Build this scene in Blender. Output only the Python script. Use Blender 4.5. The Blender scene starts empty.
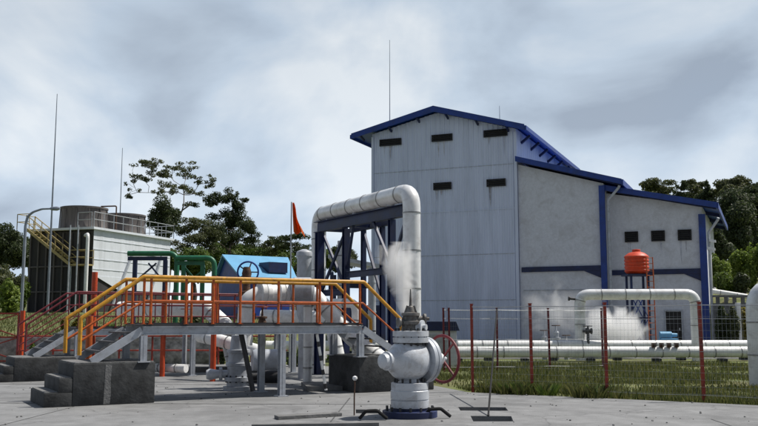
import bpy, bmesh, math, random
from mathutils import Vector, Matrix, noise
R = math.radians
C = bpy.context.scene.collection
scene = bpy.context.scene
rnd = random.Random(7)
Z = Vector((0, 0, 1))

# ------------------------------------------------------------------ camera
F_PX, PITCH, EYE = 880.0, R(6.93), 1.6
cd = bpy.data.cameras.new('camera')
cam = bpy.data.objects.new('camera', cd)
C.objects.link(cam)
cd.sensor_width = 36.0
cd.lens = F_PX / 758.0 * 36.0
cd.clip_start, cd.clip_end = 0.1, 6000
cam.location = (0, 0, EYE)
cam.rotation_euler = (R(90) + PITCH, 0, 0)
scene.camera = cam

# ------------------------------------------------------------------ light
SUN_EL, SUN_AZ = R(58), math.atan2(0.95, 0.28)        # azimuth from +Y towards +X
w = bpy.data.worlds.new('World')
scene.world = w
w.use_nodes = True
nt = w.node_tree
nt.nodes.clear()
out = nt.nodes.new('ShaderNodeOutputWorld')
bg = nt.nodes.new('ShaderNodeBackground')
sky = nt.nodes.new('ShaderNodeTexSky')
sky.sky_type = 'NISHITA'
sky.sun_disc = False
sky.sun_elevation, sky.sun_rotation = SUN_EL, SUN_AZ
sky.air_density, sky.dust_density, sky.ozone_density = 1.0, 1.5, 1.5
tc = nt.nodes.new('ShaderNodeTexCoord')
mp = nt.nodes.new('ShaderNodeMapping')
mp.inputs['Scale'].default_value = (1.0, 1.0, 1.7)
mp.inputs['Location'].default_value = (1.35, 0.4, 0.15)
n1 = nt.nodes.new('ShaderNodeTexNoise')
n1.inputs['Scale'].default_value = 2.3
n1.inputs['Detail'].default_value = 7
n1.inputs['Roughness'].default_value = 0.52
n1.inputs['Distortion'].default_value = 0.35
n2 = nt.nodes.new('ShaderNodeTexNoise')
n2.inputs['Scale'].default_value = 3.4
n2.inputs['Detail'].default_value = 7
n2.inputs['Roughness'].default_value = 0.5
n2.inputs['Distortion'].default_value = 0.3
cr = nt.nodes.new('ShaderNodeValToRGB')               # cloud cover
cr.color_ramp.elements[0].position, cr.color_ramp.elements[0].color = 0.30, (0.75, 0.75, 0.75, 1)
cr.color_ramp.elements[1].position, cr.color_ramp.elements[1].color = 0.55, (1, 1, 1, 1)
cc = nt.nodes.new('ShaderNodeValToRGB')               # cloud tone, grey bellies to white tops
cc.color_ramp.elements[0].position, cc.color_ramp.elements[0].color = 0.36, (3.6, 4.3, 5.3, 1)
cc.color_ramp.elements[1].position, cc.color_ramp.elements[1].color = 0.62, (7.7, 8.3, 8.9, 1)
e = cc.color_ramp.elements.new(0.5)
e.color = (5.5, 6.5, 7.7, 1)
mx = nt.nodes.new('ShaderNodeMix')
mx.data_type = 'RGBA'
L = nt.links.new
L(tc.outputs['Generated'], mp.inputs['Vector'])
L(mp.outputs['Vector'], n1.inputs['Vector'])
L(mp.outputs['Vector'], n2.inputs['Vector'])
L(n1.outputs['Fac'], cr.inputs['Fac'])
L(n2.outputs['Fac'], cc.inputs['Fac'])
sx = nt.nodes.new('ShaderNodeSeparateXYZ')            # unseen zenith cleared to blue to cut the ambient light
L(tc.outputs['Generated'], sx.inputs['Vector'])
mr = nt.nodes.new('ShaderNodeMapRange')
mr.interpolation_type = 'SMOOTHSTEP'
mr.inputs['From Min'].default_value, mr.inputs['From Max'].default_value = 0.40, 0.80
mr.inputs['To Min'].default_value, mr.inputs['To Max'].default_value = 1.0, 0.12
L(sx.outputs['Z'], mr.inputs['Value'])
ml = nt.nodes.new('ShaderNodeMath')
ml.operation = 'MULTIPLY'
L(cr.outputs['Color'], ml.inputs[0])
L(mr.outputs['Result'], ml.inputs[1])
L(ml.outputs[0], mx.inputs['Factor'])
L(sky.outputs['Color'], mx.inputs['A'])
L(cc.outputs['Color'], mx.inputs['B'])
hz = nt.nodes.new('ShaderNodeMapRange')                # brighter thin cloud low over the horizon
hz.inputs['From Min'].default_value, hz.inputs['From Max'].default_value = 0.0, 0.30
hz.inputs['To Min'].default_value, hz.inputs['To Max'].default_value = 1.18, 0.95
L(sx.outputs['Z'], hz.inputs['Value'])
bk_ = nt.nodes.new('ShaderNodeMapRange')               # unseen sky behind the viewer dimmed to weaken the fill light
bk_.interpolation_type = 'SMOOTHSTEP'
bk_.inputs['From Min'].default_value, bk_.inputs['From Max'].default_value = -0.45, 0.45
bk_.inputs['To Min'].default_value, bk_.inputs['To Max'].default_value = 0.50, 1.0
L(sx.outputs['Y'], bk_.inputs['Value'])
mm = nt.nodes.new('ShaderNodeMath')
mm.operation = 'MULTIPLY'
L(hz.outputs['Result'], mm.inputs[0])
L(bk_.outputs['Result'], mm.inputs[1])
vm = nt.nodes.new('ShaderNodeVectorMath')
vm.operation = 'SCALE'
L(mx.outputs['Result'], vm.inputs[0])
L(mm.outputs[0], vm.inputs['Scale'])
L(vm.outputs[0], bg.inputs['Color'])
bg.inputs['Strength'].default_value = 0.1
L(bg.outputs['Background'], out.inputs['Surface'])
ld = bpy.data.lights.new('sun', 'SUN')
ld.energy, ld.angle, ld.color = 5.0, R(0.6), (1.0, 0.95, 0.87)
sun = bpy.data.objects.new('sun', ld)
C.objects.link(sun)
sdir = Vector((math.sin(SUN_AZ) * math.cos(SUN_EL), math.cos(SUN_AZ) * math.cos(SUN_EL), math.sin(SUN_EL)))
sun.rotation_euler = sdir.to_track_quat('Z', 'Y').to_euler()
sun.location = sdir * 200
vs = scene.view_settings
vs.view_transform, vs.look, vs.exposure, vs.gamma = 'Standard', 'None', 0.0, 1.0
vs.use_curve_mapping = False
scene.cycles.max_bounces = 12
scene.cycles.volume_bounces = 10
scene.cycles.volume_max_steps = 256

# ------------------------------------------------------------------ measuring helpers (metres from the photograph)
def ray(px, py):
    r, u = (px - 379) / F_PX, (213 - py) / F_PX
    return Vector((r, math.cos(PITCH) - math.sin(PITCH) * u, math.sin(PITCH) + math.cos(PITCH) * u))
def at(px, py, d):
    v = ray(px, py)
    return Vector((0, 0, EYE)) + v * (d / v.y)
def gx(px, d, py=330):
    return at(px, py, d).x
def gz(py, d):
    return at(379, py, d).z

# ------------------------------------------------------------------ materials
def mat(name, col, rough=0.6, metal=0.0, vary=0.12, scale=3.0, dirt=None, dirt_amt=0.0, bump=0.0, bscale=30.0, streak=False, dirt_scale=1.2):
    m = bpy.data.materials.new(name)
    m.use_nodes = True
    t = m.node_tree
    b = t.nodes['Principled BSDF']
    b.inputs['Roughness'].default_value = rough
    b.inputs['Metallic'].default_value = metal
    co = t.nodes.new('ShaderNodeTexCoord')
    mpn = t.nodes.new('ShaderNodeMapping')
    if streak:
        mpn.inputs['Scale'].default_value = (1, 1, 0.12)
    t.links.new(co.outputs['Object'], mpn.inputs['Vector'])
    a = t.nodes.new('ShaderNodeTexNoise')
    a.inputs['Scale'].default_value = scale
    a.inputs['Detail'].default_value = 8
    a.inputs['Roughness'].default_value = 0.65
    t.links.new(mpn.outputs['Vector'], a.inputs['Vector'])
    r = t.nodes.new('ShaderNodeValToRGB')
    c0 = [max(0, c * (1 - vary * 2)) for c in col]
    c1 = [min(1, c * (1 + vary * 2)) for c in col]
    r.color_ramp.elements[0].position, r.color_ramp.elements[0].color = 0.3, (*c0, 1)
    r.color_ramp.elements[1].position, r.color_ramp.elements[1].color = 0.7, (*c1, 1)
    t.links.new(a.outputs['Fac'], r.inputs['Fac'])
    last = r.outputs['Color']
    if dirt:
        d = t.nodes.new('ShaderNodeTexNoise')
        d.inputs['Scale'].default_value = dirt_scale
        d.inputs['Detail'].default_value = 9
        d.inputs['Roughness'].default_value = 0.7
        d.inputs['Distortion'].default_value = 0.6
        t.links.new(mpn.outputs['Vector'], d.inputs['Vector'])
        q = t.nodes.new('ShaderNodeValToRGB')
        q.color_ramp.elements[0].position, q.color_ramp.elements[0].color = 0.48, (0, 0, 0, 1)
        q.color_ramp.elements[1].position, q.color_ramp.elements[1].color = 0.68, (dirt_amt,) * 3 + (1,)
        t.links.new(d.outputs['Fac'], q.inputs['Fac'])
        x = t.nodes.new('ShaderNodeMix')
        x.data_type = 'RGBA'
        x.inputs['B'].default_value = (*dirt, 1)
        t.links.new(q.outputs['Color'], x.inputs['Factor'])
        t.links.new(last, x.inputs['A'])
        last = x.outputs['Result']
    t.links.new(last, b.inputs['Base Color'])
    if bump:
        bn = t.nodes.new('ShaderNodeTexNoise')
        bn.inputs['Scale'].default_value = bscale
        bn.inputs['Detail'].default_value = 6
        t.links.new(co.outputs['Object'], bn.inputs['Vector'])
        bp = t.nodes.new('ShaderNodeBump')
        bp.inputs['Strength'].default_value = bump
        bp.inputs['Distance'].default_value = 0.03
        t.links.new(bn.outputs['Fac'], bp.inputs['Height'])
        t.links.new(bp.outputs['Normal'], b.inputs['Normal'])
    return m

def leaf_mat(name, dark, light):
    m = bpy.data.materials.new(name)
    m.use_nodes = True
    t = m.node_tree
    b = t.nodes['Principled BSDF']
    b.inputs['Roughness'].default_value = 0.6
    g = t.nodes.new('ShaderNodeNewGeometry')
    r = t.nodes.new('ShaderNodeValToRGB')
    r.color_ramp.elements[0].color = (*dark, 1)
    r.color_ramp.elements[1].color = (*light, 1)
    t.links.new(g.outputs['Random Per Island'], r.inputs['Fac'])
    t.links.new(r.outputs['Color'], b.inputs['Base Color'])
    tr = t.nodes.new('ShaderNodeBsdfTranslucent')
    t.links.new(r.outputs['Color'], tr.inputs['Color'])
    ms = t.nodes.new('ShaderNodeMixShader')
    ms.inputs['Fac'].default_value = 0.45
    t.links.new(b.outputs['BSDF'], ms.inputs[1])
    t.links.new(tr.outputs['BSDF'], ms.inputs[2])
    t.links.new(ms.outputs['Shader'], t.nodes['Material Output'].inputs['Surface'])
    return m

M = dict(
    concrete=mat('concrete', (0.155, 0.163, 0.175), 0.85, 0, 0.10, 2.2, (0.085, 0.088, 0.092), 0.8, 0.25, 40, dirt_scale=0.45),
    yard=mat('yard_concrete', (0.205, 0.208, 0.212), 0.85, 0, 0.12, 2.2, (0.10, 0.102, 0.104), 0.8, 0.3, 40, dirt_scale=0.33),
    strap=mat('steel_strap', (0.30, 0.30, 0.30), 0.4, 0.6, 0.15, 8.0),
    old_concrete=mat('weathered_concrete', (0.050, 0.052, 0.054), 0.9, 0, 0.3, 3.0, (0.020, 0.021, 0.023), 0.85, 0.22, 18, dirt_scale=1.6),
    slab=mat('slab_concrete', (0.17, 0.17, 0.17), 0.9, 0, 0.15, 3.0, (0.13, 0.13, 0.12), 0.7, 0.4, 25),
    wall_stone=mat('rubble_wall', (0.32, 0.32, 0.31), 0.9, 0, 0.3, 4.0, (0.09, 0.09, 0.08), 0.8, 0.8, 6),
    clad=mat('pale_blue_cladding', (0.62, 0.68, 0.84), 0.42, 0.0, 0.05, 1.4, (0.46, 0.51, 0.63), 0.6, streak=True),
    clad_grey=mat('worn_grey_cladding', (0.64, 0.66, 0.72), 0.7, 0, 0.05, 6.0, (0.44, 0.44, 0.46), 0.6, 0.15, 14, dirt_scale=1.1),
    blue=mat('blue_paint', (0.008, 0.042, 0.25), 0.45, 0, 0.12, 2.0, (0.012, 0.03, 0.09), 0.5),
    blue_roof=mat('blue_roof_sheet', (0.012, 0.075, 0.36), 0.4, 0, 0.08, 1.0, (0.02, 0.06, 0.2), 0.4),
    dark_blue=mat('dark_blue_steel', (0.007, 0.017, 0.075), 0.5, 0, 0.2, 3.0, (0.018, 0.015, 0.022), 0.5),
    sky_roof=mat('light_blue_roof', (0.13, 0.36, 0.58), 0.5, 0, 0.06, 1.0, (0.12, 0.3, 0.5), 0.4),
    vent=mat('dark_vent', (0.018, 0.016, 0.015), 0.7),
    alu=mat('insulation_cladding', (0.76, 0.77, 0.78), 0.34, 0.15, 0.06, 2.0, (0.32, 0.29, 0.26), 0.55, 0.05, 8, dirt_scale=2.5),
    white=mat('white_pipe_paint', (0.81, 0.82, 0.82), 0.45, 0, 0.05, 3.0, (0.38, 0.36, 0.33), 0.55, dirt_scale=3.0),
    valve=mat('pale_valve_paint', (0.56, 0.59, 0.64), 0.35, 0.1, 0.06, 3.0, (0.26, 0.24, 0.22), 0.6, 0.08, 40, dirt_scale=5.0),
    greysteel=mat('grey_steel', (0.42, 0.45, 0.50), 0.5, 0.1, 0.08, 3.0, (0.15, 0.13, 0.12), 0.5, dirt_scale=4.0),
    darksteel=mat('dark_steel', (0.035, 0.036, 0.04), 0.55, 0.2, 0.2, 5.0),
    grating=mat('grating', (0.06, 0.06, 0.065), 0.6, 0.3),
    yellow=mat('yellow_paint', (0.60, 0.29, 0.018), 0.5, 0, 0.12, 6.0, (0.22, 0.10, 0.035), 0.85, dirt_scale=9.0),
    orange=mat('orange_paint', (0.50, 0.10, 0.012), 0.5, 0, 0.15, 6.0, (0.16, 0.055, 0.025), 0.85, dirt_scale=9.0),
    red=mat('red_paint', (0.27, 0.030, 0.016), 0.55, 0, 0.15, 6.0, (0.08, 0.022, 0.014), 0.8, dirt_scale=5.0),
    maroon=mat('maroon_paint', (0.16, 0.014, 0.022), 0.5, 0, 0.15, 6.0, (0.09, 0.02, 0.02), 0.6, dirt_scale=5.0),
    redorange=mat('red_orange_paint', (0.46, 0.055, 0.012), 0.5, 0, 0.12, 6.0),
    iron=mat('dark_iron', (0.17, 0.165, 0.16), 0.6, 0.3, 0.25, 9.0, (0.07, 0.045, 0.03), 0.8, 0.2, 40, dirt_scale=7.0),
    joint=mat('joint_filler', (0.075, 0.077, 0.08), 0.95, 0, 0.3, 5.0),
    streak=mat('rust_stain', (0.50, 0.52, 0.60), 0.7, 0, 0.15, 4.0, (0.34, 0.31, 0.31), 0.7),
    rust=mat('rusty_iron', (0.10, 0.055, 0.035), 0.8, 0.1, 0.3, 9.0, (0.04, 0.03, 0.028), 0.7, 0.3, 40, dirt_scale=8.0),
    wire=mat('galvanised_wire', (0.40, 0.42, 0.44), 0.4, 0.5),
    tank=mat('orange_tank_plastic', (0.62, 0.055, 0.012), 0.5, 0, 0.12, 4.0, (0.40, 0.08, 0.04), 0.5, dirt_scale=3.0),
    flag=mat('orange_flag_cloth', (0.72, 0.15, 0.02), 0.8, 0, 0.08, 5.0),
    green=mat('green_paint', (0.014, 0.125, 0.062), 0.45, 0, 0.15, 3.0),
    towerdark=mat('dark_tower_cladding', (0.035, 0.034, 0.036), 0.8, 0, 0.25, 2.0, (0.07, 0.06, 0.045), 0.5, streak=True),
    towerwhite=mat('pale_tower_cladding', (0.66, 0.70, 0.75), 0.5, 0, 0.05, 1.0, (0.46, 0.48, 0.50), 0.4, streak=True),
    stack=mat('brown_stack', (0.11, 0.098, 0.094), 0.7, 0, 0.2, 2.0, (0.04, 0.035, 0.035), 0.5, streak=True),
    cream=mat('cream_paint', (0.42, 0.33, 0.14), 0.6, 0, 0.12, 4.0, (0.2, 0.14, 0.06), 0.5),
    lampgrey=mat('lamp_post_grey', (0.24, 0.27, 0.32), 0.45, 0.3),
    bark=mat('bark', (0.075, 0.06, 0.048), 0.9, 0, 0.3, 6.0, bump=0.5),
    palebark=mat('pale_bark', (0.12, 0.10, 0.085), 0.9, 0, 0.3, 6.0, bump=0.5),
    leaf_olive=leaf_mat('olive_leaves', (0.040, 0.055, 0.022), (0.14, 0.155, 0.060)),
    leaf_dark=leaf_mat('dark_leaves', (0.020, 0.036, 0.014), (0.085, 0.110, 0.040)),
    leaf_mid=leaf_mat('mid_leaves', (0.05, 0.095, 0.018), (0.16, 0.22, 0.04)),
    leaf_lime=leaf_mat('lime_leaves', (0.09, 0.15, 0.022), (0.25, 0.32, 0.06)),
    grass=leaf_mat('grass_blades', (0.045, 0.066, 0.016), (0.165, 0.165, 0.052)),
    dry=leaf_mat('dry_yellow_leaves', (0.14, 0.12, 0.02), (0.32, 0.28, 0.06)),
    soil=mat('grassy_soil', (0.10, 0.12, 0.032), 0.95, 0, 0.35, 0.9, (0.19, 0.15, 0.07), 0.6, 0.8, 7, dirt_scale=0.35),
    gravel=mat('grey_gravel', (0.20, 0.20, 0.20), 0.95, 0, 0.25, 9.0, (0.10, 0.10, 0.10), 0.6, 0.8, 40),
    hill=mat('wooded_hill', (0.05, 0.075, 0.06), 0.95, 0, 0.3, 0.05),
    rubber=mat('black_rubber', (0.012, 0.012, 0.014), 0.95),
)

def add_cracks(m, scale, col, wdt):
    t = m.node_tree
    b = t.nodes['Principled BSDF']
    src = b.inputs['Base Color'].links[0].from_socket
    co = t.nodes.new('ShaderNodeTexCoord')
    nz = t.nodes.new('ShaderNodeTexNoise')
    nz.inputs['Scale'].default_value = 1.1
    nz.inputs['Detail'].default_value = 6
    ad = t.nodes.new('ShaderNodeMix')
    ad.data_type = 'RGBA'
    ad.blend_type = 'ADD'
    ad.inputs['Factor'].default_value = 0.9
    vo = t.nodes.new('ShaderNodeTexVoronoi')
    vo.feature = 'DISTANCE_TO_EDGE'
    vo.inputs['Scale'].default_value = scale
    r = t.nodes.new('ShaderNodeValToRGB')
    r.color_ramp.elements[0].position, r.color_ramp.elements[0].color = 0.0, (0.45, 0.45, 0.45, 1)
    r.color_ramp.elements[1].position, r.color_ramp.elements[1].color = wdt, (0, 0, 0, 1)
    x = t.nodes.new('ShaderNodeMix')
    x.data_type = 'RGBA'
    x.inputs['B'].default_value = (*col, 1)
    k = t.links.new
    k(co.outputs['Object'], nz.inputs['Vector'])
    k(co.outputs['Object'], ad.inputs['A'])
    k(nz.outputs['Color'], ad.inputs['B'])
    k(ad.outputs['Result'], vo.inputs['Vector'])
    k(vo.outputs['Distance'], r.inputs['Fac'])
    k(r.outputs['Color'], x.inputs['Factor'])
    k(src, x.inputs['A'])
    k(x.outputs['Result'], b.inputs['Base Color'])
add_cracks(M['yard'], 0.28, (0.045, 0.045, 0.047), 0.006)

# ------------------------------------------------------------------ mesh builder
class MB:
    def __init__(s):
        s.bm = bmesh.new()
    def box(s, c, size, ax=None, bev=0.0):
        """box centred at c; ax = (u, v) horizontal axes"""
        c = Vector(c)
        if ax:
            u, v = Vector(ax[0]).normalized(), Vector(ax[1]).normalized()
            w_ = u.cross(v)
        else:
            u, v, w_ = Vector((1, 0, 0)), Vector((0, 1, 0)), Vector((0, 0, 1))
        h = [x / 2 for x in size]
        vs_ = [s.bm.verts.new(c + u * (i * h[0]) + v * (j * h[1]) + w_ * (k * h[2])) for i in (-1, 1) for j in (-1, 1) for k in (-1, 1)]
        f = [(0, 1, 3, 2), (4, 6, 7, 5), (0, 4, 5, 1), (2, 3, 7, 6), (0, 2, 6, 4), (1, 5, 7, 3)]
        fs = [s.bm.faces.new([vs_[i] for i in q]) for q in f]
        if bev:
            ed = list({e_ for q in fs for e_ in q.edges})
            bmesh.ops.bevel(s.bm, geom=ed, offset=bev, segments=2, affect='EDGES', profile=0.6)
        return s
    def bar(s, a, b, wd, ht=None, up=(0, 0, 1)):
        """rectangular bar from a to b"""
        a, b = Vector(a), Vector(b)
        d = (b - a)
        ln = d.length
        d.normalize()
        up = Vector(up)
        if abs(d.dot(up)) > 0.98:
            up = Vector((0, 1, 0))
        v = up.cross(d).normalized()
        return s.box((a + b) / 2, (ln, wd, ht or wd), (d, v))
    def tube(s, pts, r, seg=12, caps=True, r1=None):
        pts = [Vector(p) for p in pts]
        n = len(pts)
        rings = []
        t0 = (pts[1] - pts[0]).normalized()
        ref = Vector((0, 0, 1)) if abs(t0.z) < 0.9 else Vector((1, 0, 0))
        u = t0.cross(ref).normalized()
        for i, p in enumerate(pts):
            a = pts[max(i - 1, 0)]
            b = pts[min(i + 1, n - 1)]
            t = (b - a).normalized()
            u = (u - t * u.dot(t)).normalized()
            v = t.cross(u)
            if callable(r):
                rr = r(i)
            elif r1 is not None:
                rr = r + (r1 - r) * i / (n - 1)
            else:
                rr = r
            rings.append([s.bm.verts.new(p + (u * math.cos(2 * math.pi * k / seg) + v * math.sin(2 * math.pi * k / seg)) * rr) for k in range(seg)])
        for i in range(n - 1):
            for k in range(seg):
                s.bm.faces.new((rings[i][k], rings[i][(k + 1) % seg], rings[i + 1][(k + 1) % seg], rings[i + 1][k]))
        if caps:
            s.bm.faces.new(list(reversed(rings[0])))
            s.bm.faces.new(rings[-1])
        return s
    def lathe(s, o, axis, prof, seg=24):
        """prof: list of (distance along axis, radius)"""
        o, ax = Vector(o), Vector(axis).normalized()
        ref = Vector((0, 0, 1)) if abs(ax.z) < 0.9 else Vector((1, 0, 0))
        u = ax.cross(ref).normalized()
        v = ax.cross(u)
        rings = []
        for h, r in prof:
            r = max(r, 1e-4)
            rings.append([s.bm.verts.new(o + ax * h + (u * math.cos(2 * math.pi * k / seg) + v * math.sin(2 * math.pi * k / seg)) * r) for k in range(seg)])
        for i in range(len(prof) - 1):
            for k in range(seg):
                s.bm.faces.new((rings[i][k], rings[i + 1][k], rings[i + 1][(k + 1) % seg], rings[i][(k + 1) % seg]))
        s.bm.faces.new(rings[0])
        s.bm.faces.new(list(reversed(rings[-1])))
        return s
    def ring(s, c, axis, r, tr, seg=28, ts=8):
        c, ax = Vector(c), Vector(axis).normalized()
        ref = Vector((0, 0, 1)) if abs(ax.z) < 0.9 else Vector((1, 0, 0))
        u = ax.cross(ref).normalized()
        v = ax.cross(u)
        g = []
        for i in range(seg):
            a = 2 * math.pi * i / seg
            d = u * math.cos(a) + v * math.sin(a)
            g.append([s.bm.verts.new(c + d * (r + tr * math.cos(2 * math.pi * k / ts)) + ax * (tr * math.sin(2 * math.pi * k / ts))) for k in range(ts)])
        for i in range(seg):
            for k in range(ts):
                s.bm.faces.new((g[i][k], g[(i + 1) % seg][k], g[(i + 1) % seg][(k + 1) % ts], g[i][(k + 1) % ts]))
        return s
    def prism(s, poly, vec):
        """planar polygon (list of points) extruded by vec"""
        vec = Vector(vec)
        a = [s.bm.verts.new(Vector(p)) for p in poly]
        b = [s.bm.verts.new(Vector(p) + vec) for p in poly]
        n = len(poly)
        s.bm.faces.new(list(reversed(a)))
        s.bm.faces.new(b)
        for i in range(n):
            s.bm.faces.new((a[i], a[(i + 1) % n], b[(i + 1) % n], b[i]))
        return s
    def quad(s, *p):
        s.bm.faces.new([s.bm.verts.new(Vector(q)) for q in p])
        return s

BASE = {}
def finish(name, mb, m, base, smooth=True, fix=True):
    bm = mb.bm
    if fix:
        bmesh.ops.recalc_face_normals(bm, faces=bm.faces)
    me = bpy.data.meshes.new(name)
    for v in bm.verts:
        v.co -= base
    bm.to_mesh(me)
    bm.free()
    if smooth:
        me.polygons.foreach_set('use_smooth', [True] * len(me.polygons))
        me.set_sharp_from_angle(angle=R(35))
    me.materials.append(M[m] if isinstance(m, str) else m)
    if m in ('alu', 'white'):
        me.materials.append(M['strap'])
    o = bpy.data.objects.new(name, me)
    C.objects.link(o)
    return o
def tag(o, label, cat, group=None):
    o['label'], o['category'] = label, cat
    if group:
        o['group'] = group
    return o
def thing(name, label, cat, loc, group=None):
    o = bpy.data.objects.new(name, None)
    o.empty_display_size = 0.2
    C.objects.link(o)
    o.location = Vector(loc)
    BASE[o.name] = Vector(loc)
    return tag(o, label, cat, group)
def part(name, mb, m, parent, smooth=True, label=None, fix=True):
    b = BASE[parent.name]
    o = finish(name, mb, m, b, smooth, fix)
    o.parent = parent
    BASE[o.name] = b
    if label:
        o['label'] = label
    return o
def single(name, mb, m, label, cat, base, group=None, smooth=True):
    base = Vector(base)
    o = finish(name, mb, m, base, smooth)
    o.location = base
    BASE[o.name] = base
    return tag(o, label, cat, group)
def struct(name, mb, m, smooth=False):
    o = finish(name, mb, m, Vector((0, 0, 0)), smooth)
    o['kind'] = 'structure'
    return o
def copy_thing(o, shift, label):
    c = o.copy()
    C.objects.link(c)
    c.location = o.location + Vector(shift)
    c['label'] = label
    for ch in list(o.children):
        k = ch.copy()
        C.objects.link(k)
        k.parent = c
        for g in list(ch.children):
            q = g.copy()
            C.objects.link(q)
            q.parent = k
    return c

def fillet(pts, r, n=7):
    """polyline with rounded elbows"""
    pts = [Vector(p) for p in pts]
    o = [pts[0]]
    for i in range(1, len(pts) - 1):
        a, b, c = pts[i - 1], pts[i], pts[i + 1]
        d0, d1 = (a - b).normalized(), (c - b).normalized()
        ang = d0.angle(d1)
        if ang > R(176):
            o.append(b)
            continue
        q = min(r / math.tan(ang / 2), (a - b).length * 0.49, (c - b).length * 0.49)
        p0, p1 = b + d0 * q, b + d1 * q
        for k in range(n + 1):
            t = k / n
            m0 = p0.lerp(b, t)
            m1 = b.lerp(p1, t)
            o.append(m0.lerp(m1, t))
    o.append(pts[-1])
    return o
def pipe_mb(pts, r, elbow, seg=20, band=0.9, lip=0.012):
    """insulated pipe with raised lap bands of its sheet cladding"""
    path = fillet(pts, elbow)
    mb = MB().tube(path, r, seg)
    acc, nxt = 0.0, band * 0.5
    for i in range(len(path) - 1):
        d = path[i + 1] - path[i]
        ln = d.length
        while nxt < acc + ln and ln > 1e-6:
            t = (nxt - acc) / ln
            p = path[i] + d * t
            dn = d.normalized()
            k0 = len(mb.bm.faces)
            mb.tube([p - dn * 0.018, p + dn * 0.018], r + lip, seg)
            mb.bm.faces.ensure_lookup_table()
            for f in mb.bm.faces[k0:]:
                f.material_index = 1
            nxt += band
        acc += ln
    return mb

# ================================================================== SETTING
def smooth01(a, b, x):
    t = min(1, max(0, (x - a) / (b - a)))
    return t * t * (3 - 2 * t)
def h(x, y):
    if -2.5 < x < 4.2 and 11.5 < y < 18.2:               # room for the pits under the yard slab
        return -0.9
    z = -0.03
    zl = 0.9 + (y - 33.6) / 28.4 * 1.3
    if y > 62:
        zl = 2.2 + (y - 62) * 0.03
    z += smooth01(33.2, 33.7, y) * (1 - smooth01(-6.8, -3.6, x)) * max(0.0, min(zl, 4.0))
    zr = min(2.65 + max(0, y - 53.2) * 0.10, 9.0)
    z += smooth01(53.1, 53.5, y) * smooth01(20.3, 21.3, x) * zr
    if y > 60:
        z += noise.noise(Vector((x * 0.02, y * 0.02, 3))) * min(1.0, (y - 60) / 60) * 1.2
    return z
xs = [-700, -400, -250, -160, -110, -80] + [-64 + i * 1.0 for i in range(110)] + [52, 70, 100, 160, 250, 400, 700]
ys = [-60, -30, -10] + [i * 2.0 for i in range(17)] + [33.1, 33.25, 33.4, 33.55, 33.7, 34.5] + [36 + i * 1.5 for i in range(12)] + [53.05, 53.2, 53.35, 53.5] + [55 + 2.5 * i for i in range(18)] + [105, 120, 150, 200, 300, 450, 700, 1200]
mb = MB()
grid = [[mb.bm.verts.new((x, y, h(x, y))) for x in xs] for y in ys]
for j in range(len(ys) - 1):
    for i in range(len(xs) - 1):
        mb.bm.faces.new((grid[j][i], grid[j][i + 1], grid[j + 1][i + 1], grid[j + 1][i]))
struct('ground', mb, 'soil', True)

# concrete yard, one slab
pad = [(-60, -12), (40, -12), (40, 2), (15.0, 12.1), (6.3, 17.5), (3.4, 19.2), (2.0, 20.0), (1.2, 22.5), (0.2, 27), (-1.5, 31), (-4, 32.6), (-60, 32.6)]
from mathutils.geometry import tessellate_polygon
pits = [[(1.45, 16.0), (2.30, 15.95), (2.34, 16.6), (1.47, 16.65)], [(1.50, 14.3), (2.14, 14.3), (2.22, 15.08), (1.54, 15.12)], [(-0.40, 15.55), (0.02, 15.5), (0.02, 16.15), (-0.42, 16.2)]]
loops = [[Vector((x, y, 0)) for x, y in pad]] + [[Vector((x, y, 0)) for x, y in q] for q in pits]
mb = MB()
flat = [mb.bm.verts.new(v) for lp_ in loops for v in lp_]
for tri in tessellate_polygon(loops):
    mb.bm.faces.new([flat[i] for i in tri])
k0 = 0
for li, lp_ in enumerate(loops):
    n = len(lp_)
    low = [mb.bm.verts.new((v.x, v.y, -0.12 if li == 0 else -0.6)) for v in lp_]
    for i in range(n):
        mb.bm.faces.new((flat[k0 + i], flat[k0 + (i + 1) % n], low[(i + 1) % n], low[i]))
    if li:
        mb.bm.faces.new(low)
    k0 += n
struct('yard', mb, 'yard')
mb = MB()
for x in (-16.5, -11.5, -6.5, -1.5, 4.5, 9.5):
    mb.prism([(x - 0.012, -5, 0.0), (x + 0.012, -5, 0.0), (x + 0.012 + 0.9, 14.6 if x > 3 else 18.6, 0.0), (x - 0.012 + 0.9, 14.6 if x > 3 else 18.6, 0.0)], (0, 0, 0.004))
for y in (12.4, 17.4, 22.4, 27.4):
    mb.prism([(-30, y + 0.9, 0.0), (0.9 if y > 16 else 7.6, y - 0.35, 0.0), (0.9 if y > 16 else 7.6, y - 0.326, 0.0), (-30, y + 0.924, 0.0)], (0, 0, 0.0055))
struct('yard_joints', mb, 'joint')
struct('gravel_yard', MB().prism([(x, y, -0.10) for x, y in [(-3, 37.5), (30, 37.5), (30, 53), (26, 70), (-3, 70)]], (0, 0, 0.095)), 'gravel')
# far hill ridge on the left
mb = MB()
prev = None
for i in range(41):
    a = R(-75 + i * 1.6)
    d = 1500
    zz = 210 * math.exp(-((i - 19) / 9.0) ** 2) + 14 * noise.noise(Vector((i * 0.4, 0, 0))) + 10
    row = [mb.bm.verts.new((d * math.sin(a), d * math.cos(a) + k * 130, zt)) for k, zt in ((0, -10), (1, zz * 0.55), (2, zz), (3, zz * 0.6), (4, -10))]
    if prev:
        for k in range(4):
            mb.bm.faces.new((prev[k], row[k], row[k + 1], prev[k + 1]))
    prev = row
struct('hills', mb, 'hill', True)

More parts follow.
